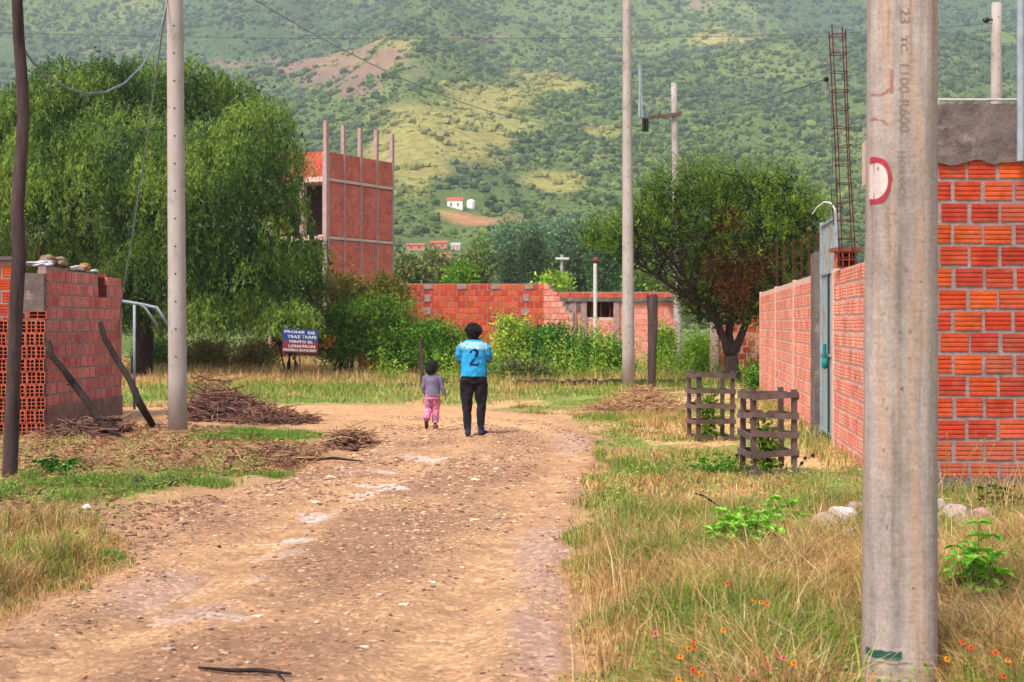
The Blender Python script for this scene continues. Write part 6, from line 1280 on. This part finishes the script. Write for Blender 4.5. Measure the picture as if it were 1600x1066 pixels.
for k_, (px, py, w_, h_, lb) in enumerate(((20, 840, 26, 14, 'dark earth clod at the left edge below the green strip'), (215, 757, 22, 12, 'dark mossy stone left of the small roadside puddle'), (136, 796, 12, 8, 'tiny white stone on the earth below the green strip'), (343, 855, 6, 4, 'single dark clod on the road left of the pale streak'), (300, 677, 12, 8, 'reddish stone at the foot of the left concrete pole'))):
    o = rock(lb, px, py, w_, h_, (s(80, 56, 50, .7), s(72, 70, 50, .7), PW, s(92, 60, 50, .7), s(190, 120, 96, .75))[k_], 20 + k_); del o['group']
# roadside puddle
m, nt, bs = nmat('water'); bs.inputs['Base Color'].default_value = (*s(120, 120, 112, .5), 1); bs.inputs['Roughness'].default_value = .08; bs.inputs['Specular IOR Level'].default_value = .9
cx, cy = G(238, 762); ang_ = np.linspace(0, 2 * pi, 28)[:-1]; mb = MB(); mb.add([(cx + cos(a) * .22 * (1 + .25 * sin(3 * a)), cy + sin(a) * .5 * (1 + .2 * cos(2 * a)), 0) for a in ang_], [tuple(range(27))]); o = mb.build('puddle', m, kind='structure'); o.location.z = float(surf(np.array([cx]), np.array([cy]))[0]) + .02
# broad-leaved ground weeds woven through the verge
x2_, y2_, _ = scatter([(-60, 700), (300, 690), (520, 720), (420, 760), (230, 880), (-60, 960)], 150, 61)
x, y, rg = scatter([(885, 1150), (890, 850), (930, 720), (1340, 740), (1640, 800), (1800, 1150)], 420, 60); x = np.concatenate([x, x2_]); y = np.concatenate([y, y2_]); k = (road_sd(x, y) < -.32) & vis(x, y); x, y = x[k], y[k]; nn_ = 34
P_ = np.repeat(np.stack([x, y, surf(x, y)], 1), nn_, 0) + rg.normal(size=(len(x) * nn_, 3)) * np.array([.09, .09, 0]); P_[:, 2] += rg.random(len(P_)) * np.repeat(.06 + .2 * rg.random(len(x)), nn_)
c_ = np.repeat(np.array([s(164, 190, 92, .82), s(142, 172, 84, .8), s(190, 200, 116, .82), s(150, 160, 100, .78)])[rg.integers(4, size=len(x))], nn_, 0) * (.75 + .5 * rg.random((len(P_), 1)))
mb = MB(); leaves(mb, P_, rg.normal(size=P_.shape) + np.array([0, 0, .5]), .02 + .035 * rg.random(len(P_)), .008 + .013 * rg.random(len(P_)), c_, rg); mb.build('ground_weeds', M['grass'], kind='stuff', label='low broad-leaved weeds woven through the grass along both road verges', cat='weeds')
# leafy weeds
def leafy(label, px, py, rx, ry, n, seed, pal=None, ll=.11, name='leafy_weed', cat='weed', hmax=None):
    rg = np.random.default_rng(seed); pal = np.array(pal or [s(150, 214, 70, .88), s(122, 194, 60, .85), s(172, 224, 92, .9)]); cx, cy = G(px, py + ry * .8); k = cy / FOC; z0 = float(surf(np.array([cx]), np.array([cy]))[0]); root = empty(name, label, cat, (cx, cy, z0)); st = MB(); lf = MB(); rd = random.Random(seed)
    for i in range(int(n * 2.6)):
        a = rd.uniform(0, 2 * pi); q = rd.uniform(.1, 1) ** .7; tip = Vector((cos(a) * rx * 1.25 * k * q, sin(a) * rx * 1.25 * k * q * .8, ry * k * rd.uniform(1.2, 3.0) * (1.15 - .4 * q))); P_ = wiggle((rd.uniform(-.03, .03), rd.uniform(-.03, .03), -.01), tip, 4, .07, rd); tube(st, P_, [.004, .0035, .003, .0025, .002], 5, col=s(120, 160, 70, .7))
        for j in range(9):
            p_ = P_[1 + j % 4] if j < 6 else P_[4]; az = rd.uniform(0, 2 * pi); dv = Vector((cos(az), sin(az), rd.uniform(-.25, .5))).normalized(); L_ = ll * .56 * rd.uniform(.6, 1.25); sd_ = dv.cross(Vector((0, 0, 1))).normalized(); upv = sd_.cross(dv); c = pal[rg.integers(len(pal))] * rd.uniform(.8, 1.2)
            # lobed leaf: an outline fan with a drooping tip
            V = [tuple(p_)]; out = [(.12, .05), (.22, .26), (.34, .16), (.46, .36), (.58, .2), (.70, .26), (.82, .1), (1, 0), (.82, -.1), (.70, -.26), (.58, -.2), (.46, -.36), (.34, -.16), (.22, -.26), (.12, -.05)]
            for u_, v_ in out: V.append(tuple(p_ + dv * L_ * u_ + sd_ * L_ * v_ * .95 + upv * L_ * (.10 * sin(u_ * 3) - .28 * u_ * u_ + .25 * abs(v_))))
            lf.add(V, [(0, t, t + 1) for t in range(1, 15)], c)
    st.build('stem', M['twig'], root); lf.build('leaf_spray', M['leaf'], root)
leafy('bright green leafy weed with lobed leaves left of the rubble heap', 1165, 870, 46, 36, 18, 1, ll=.15); leafy('taller bright green weed sprouting just left of the pale stones', 1218, 838, 34, 26, 12, 2, ll=.13)
leafy('small green weed in the dry grass below the wall, right of the pole', 1530, 940, 40, 50, 13, 3, ll=.14); leafy('bright green weed clump on the far verge before the tree guards', 1118, 738, 34, 10, 12, 4, [s(104, 176, 66, .7)], .10); leafy('dark green weed at the right edge under the brick wall', 1565, 800, 34, 20, 12, 5, [s(92, 128, 52, .65), s(70, 108, 44, .6)], .1)
leafy('green broad-leaved weed beside the dark wooden pole', 90, 738, 36, 10, 12, 6, [s(70, 146, 48, .7)], .11); leafy('green weed at the edge of the meadow behind the road bend', 690, 596, 24, 10, 8, 7, YG, .16)
leafy('low green weed between the near pole and the road, at the bottom', 1250, 1000, 50, 22, 12, 8, [s(110, 150, 56, .65)], .12)
# saplings inside the guards
for (cx, cy, h, lb, sd_) in (((1200 - 800) / FOC * 15.35, 15.35, .72, 'leafy green sapling growing inside the nearest tree guard', 11), ((1110 - 800) / FOC * 20.5, 20.5, .9, 'leafy green sapling growing inside the farther tree guard', 12)):
    rd = random.Random(sd_); rg = np.random.default_rng(sd_); z0 = float(surf(np.array([cx]), np.array([cy]))[0]); root = empty('sapling', lb, 'sapling', (cx, cy, z0)); st = MB(); lf = MB()
    for i in range(6):
        tp = Vector((rd.uniform(-.13, .13), rd.uniform(-.13, .13), h * rd.uniform(.5, 1))); P_ = wiggle((0, 0, 0), tp, 5, .04, rd); limb(st, P_, .010, .004, 5)
        N_ = 70; t = rg.random(N_) ** .8; idx = np.clip((t * 5).astype(int), 0, 4); PP = np.array([tuple(P_[j]) for j in idx]) + rg.normal(0, .05, (N_, 3)); PP[:, 2] = np.maximum(PP[:, 2], .03); leaves(lf, PP, rg.normal(size=(N_, 3)) + np.array([0, 0, .3]), .075, .04, np.array(BG + YG + GR[:1])[rg.integers(7, size=N_)] * (.8 + .5 * rg.random((N_, 1))), rg)
    st.build('stem', M['bark'], root); lf.build('leaf_spray', M['leaf'], root)
# tall dry seed stalks by the right wall
for k_, (pts, lb) in enumerate(((((1492, 812), (1500, 760), (1512, 715), (1530, 690), (1548, 680)), 'tall dry grass stalk bending right in front of the brick wall, longest of the clump'), (((1486, 812), (1494, 770), (1508, 725), (1526, 700)), 'dry grass stalk second from the right in the clump before the wall'), (((1482, 815), (1483, 760), (1484, 730), (1479, 700)), 'upright dry stalk nearest the concrete pole'), (((1500, 830), (1516, 780), (1530, 740), (1567, 668)), 'pale straight dry stalk leaning far right before the brick wall'), (((1476, 812), (1472, 770), (1478, 720), (1480, 678)), 'thin dry stalk left in the clump beside the pole'), (((1530, 830), (1524, 790), (1532, 745), (1534, 700)), 'short dry stalk at the right of the clump before the wall'))):
    Ys = 12.4; mb = MB(); P_ = [W(px, py, Ys) for px, py in pts]; tube(mb, [on(pts[0][0], pts[0][1], 0) * 0 + Vector((P_[0].x, Ys, -.03))] + P_, [.005] + [.0045 - .0006 * i for i in range(len(P_))], 5, col=s(206, 160, 96, .8))
    rg = np.random.default_rng(k_); e = np.array([tuple(P_[-2].lerp(P_[-1], t)) for t in rg.random(26)]); leaves(mb, e, rg.normal(size=e.shape) * .3 + np.array(tuple((P_[-1] - P_[-2]).normalized())), .03, .008, [s(216, 176, 116, .8)], rg); mb.build('grass_stalk', M['grass'], label=lb, cat='grass stalk', group='dry stalks before the brick wall')
# dark seed-head stalks by the guards
for (px, py, tx, ty, lb) in ((1240, 750, 1258, 716, 'dry stalk with dark seed heads at the right of the nearest tree guard'), (1152, 745, 1140, 716, 'thin dark-headed stalk left of the nearest tree guard')):
    b_ = on(px, py); t_ = W(tx, ty, b_.y); mb = MB(); tube(mb, [b_, b_.lerp(t_, .5) + Vector((.01, 0, .02)), t_], [.005, .004, .003], 5, col=s(90, 62, 50, .8)); tube(mb, [b_.lerp(t_, .5), t_ + Vector((.08, 0, .03))], [.003, .002], 4, col=s(90, 62, 50, .8))
    for q in (t_, t_ + Vector((.08, 0, .03)), b_.lerp(t_, .7)): ball(mb, q, (.022, .022, .022), 1, s(58, 38, 36, .8))
    mb.build('seed_stalk', M['twig'], label=lb, cat='stalk')
# small flowers of the close verge
FL = [(1137, 912, 0), (1189, 941, 1), (1178, 938, 1), (1198, 943, 0), (1084, 1001, 0), (1076, 1014, 1), (1063, 1026, 1), (1085, 1012, 0), (1024, 990, 2), (1083, 1047, 0), (1095, 1052, 1), (1060, 1062, 1), (1182, 1018, 2), (1214, 1022, 0), (1194, 1032, 0), (1224, 1028, 2), (1177, 1048, 2), (1200, 1043, 2), (1155, 1060, 2), (1504, 1004, 0), (1517, 1012, 0), (1480, 1030, 1), (1555, 1020, 0), (1575, 1032, 1), (1464, 952, 2), (1568, 1056, 0), (1240, 1036, 1), (1130, 985, 1)]
CN = ['orange-red', 'yellow-orange', 'pink']; CC = [s(236, 92, 52, .85), s(246, 158, 44, .85), s(228, 110, 130, .85)]
flower_mesh = {}
def petals(col_, seed):
    rd = random.Random(seed); mb = MB(); n = 8
    for i in range(n):
        a = 2 * pi * i / n + rd.uniform(-.1, .1); c, sn = cos(a), sin(a); V = [(c * .003, sn * .003, 0)]
        for u_, v_ in ((.4, .34), (.8, .36), (1, .16), (1, -.16), (.8, -.36), (.4, -.34)): V.append(((c * u_ - sn * v_ * .55) * .0145, (sn * u_ + c * v_ * .55) * .0145, .004 * u_ - .006 * u_ * u_))
        mb.add(V, [(0, t, t + 1) for t in range(1, 6)], [np.array(col_) * (1.0 if 0 < j < 3 or j > 4 else .95) for j in range(7)])
    return mb.mesh('petals', M['leaf'])
PM = [petals(CC[i], i) for i in range(3)]; DM = ball(MB(), (0, 0, .003), (.005, .005, .004), 1, s(110, 34, 26, .8)).mesh('flower_centre', M['plain'])
for i, (px, py, c_) in enumerate(FL):
    rd = random.Random(i); yb_ = GY(min(py + rd.uniform(95, 135), 1250)); p_ = W(px, py, yb_); g_ = float(surf(np.array([p_.x]), np.array([yb_]))[0]); hgt = max(.08, p_.z - g_)
    side = 'left of the near pole' if px < 1350 else 'right of the near pole'
    near = [j for j, f in enumerate(FL) if j != i and f[2] == c_ and (f[0] < 1350) == (px < 1350)]; rank = sorted([FL[j][0] for j in near] + [px]).index(px) + 1; tot = len(near) + 1
    ow_ = ['first', 'second', 'third', 'fourth', 'fifth', 'sixth', 'seventh', 'eighth', 'ninth', 'tenth', 'eleventh', 'twelfth']
    root = empty('wildflower', f'small {CN[c_]} wildflower {side}, ' + ('the only one of that colour there' if tot == 1 else f'{ow_[rank-1]} from the left of that colour'), 'flower', (p_.x, yb_, g_), 'wildflowers in the dry verge grass')
    mb = MB(); tube(mb, [(0, 0, 0), (rd.uniform(-.02, .02), rd.uniform(-.02, .02), hgt * .5), (0, 0, hgt)], .0022, 5, col=s(110, 120, 60, .7)); mb.build('stem', M['twig'], root)
    for nm, me in (('petals', PM[c_]), ('flower_centre', DM)):
        o = bpy.data.objects.new(nm, me); COL.objects.link(o); o.parent = root; o.location = (0, 0, hgt); o.rotation_euler = (R(rd.uniform(25, 60)), R(rd.uniform(-20, 20)), rd.uniform(-.5, .5))
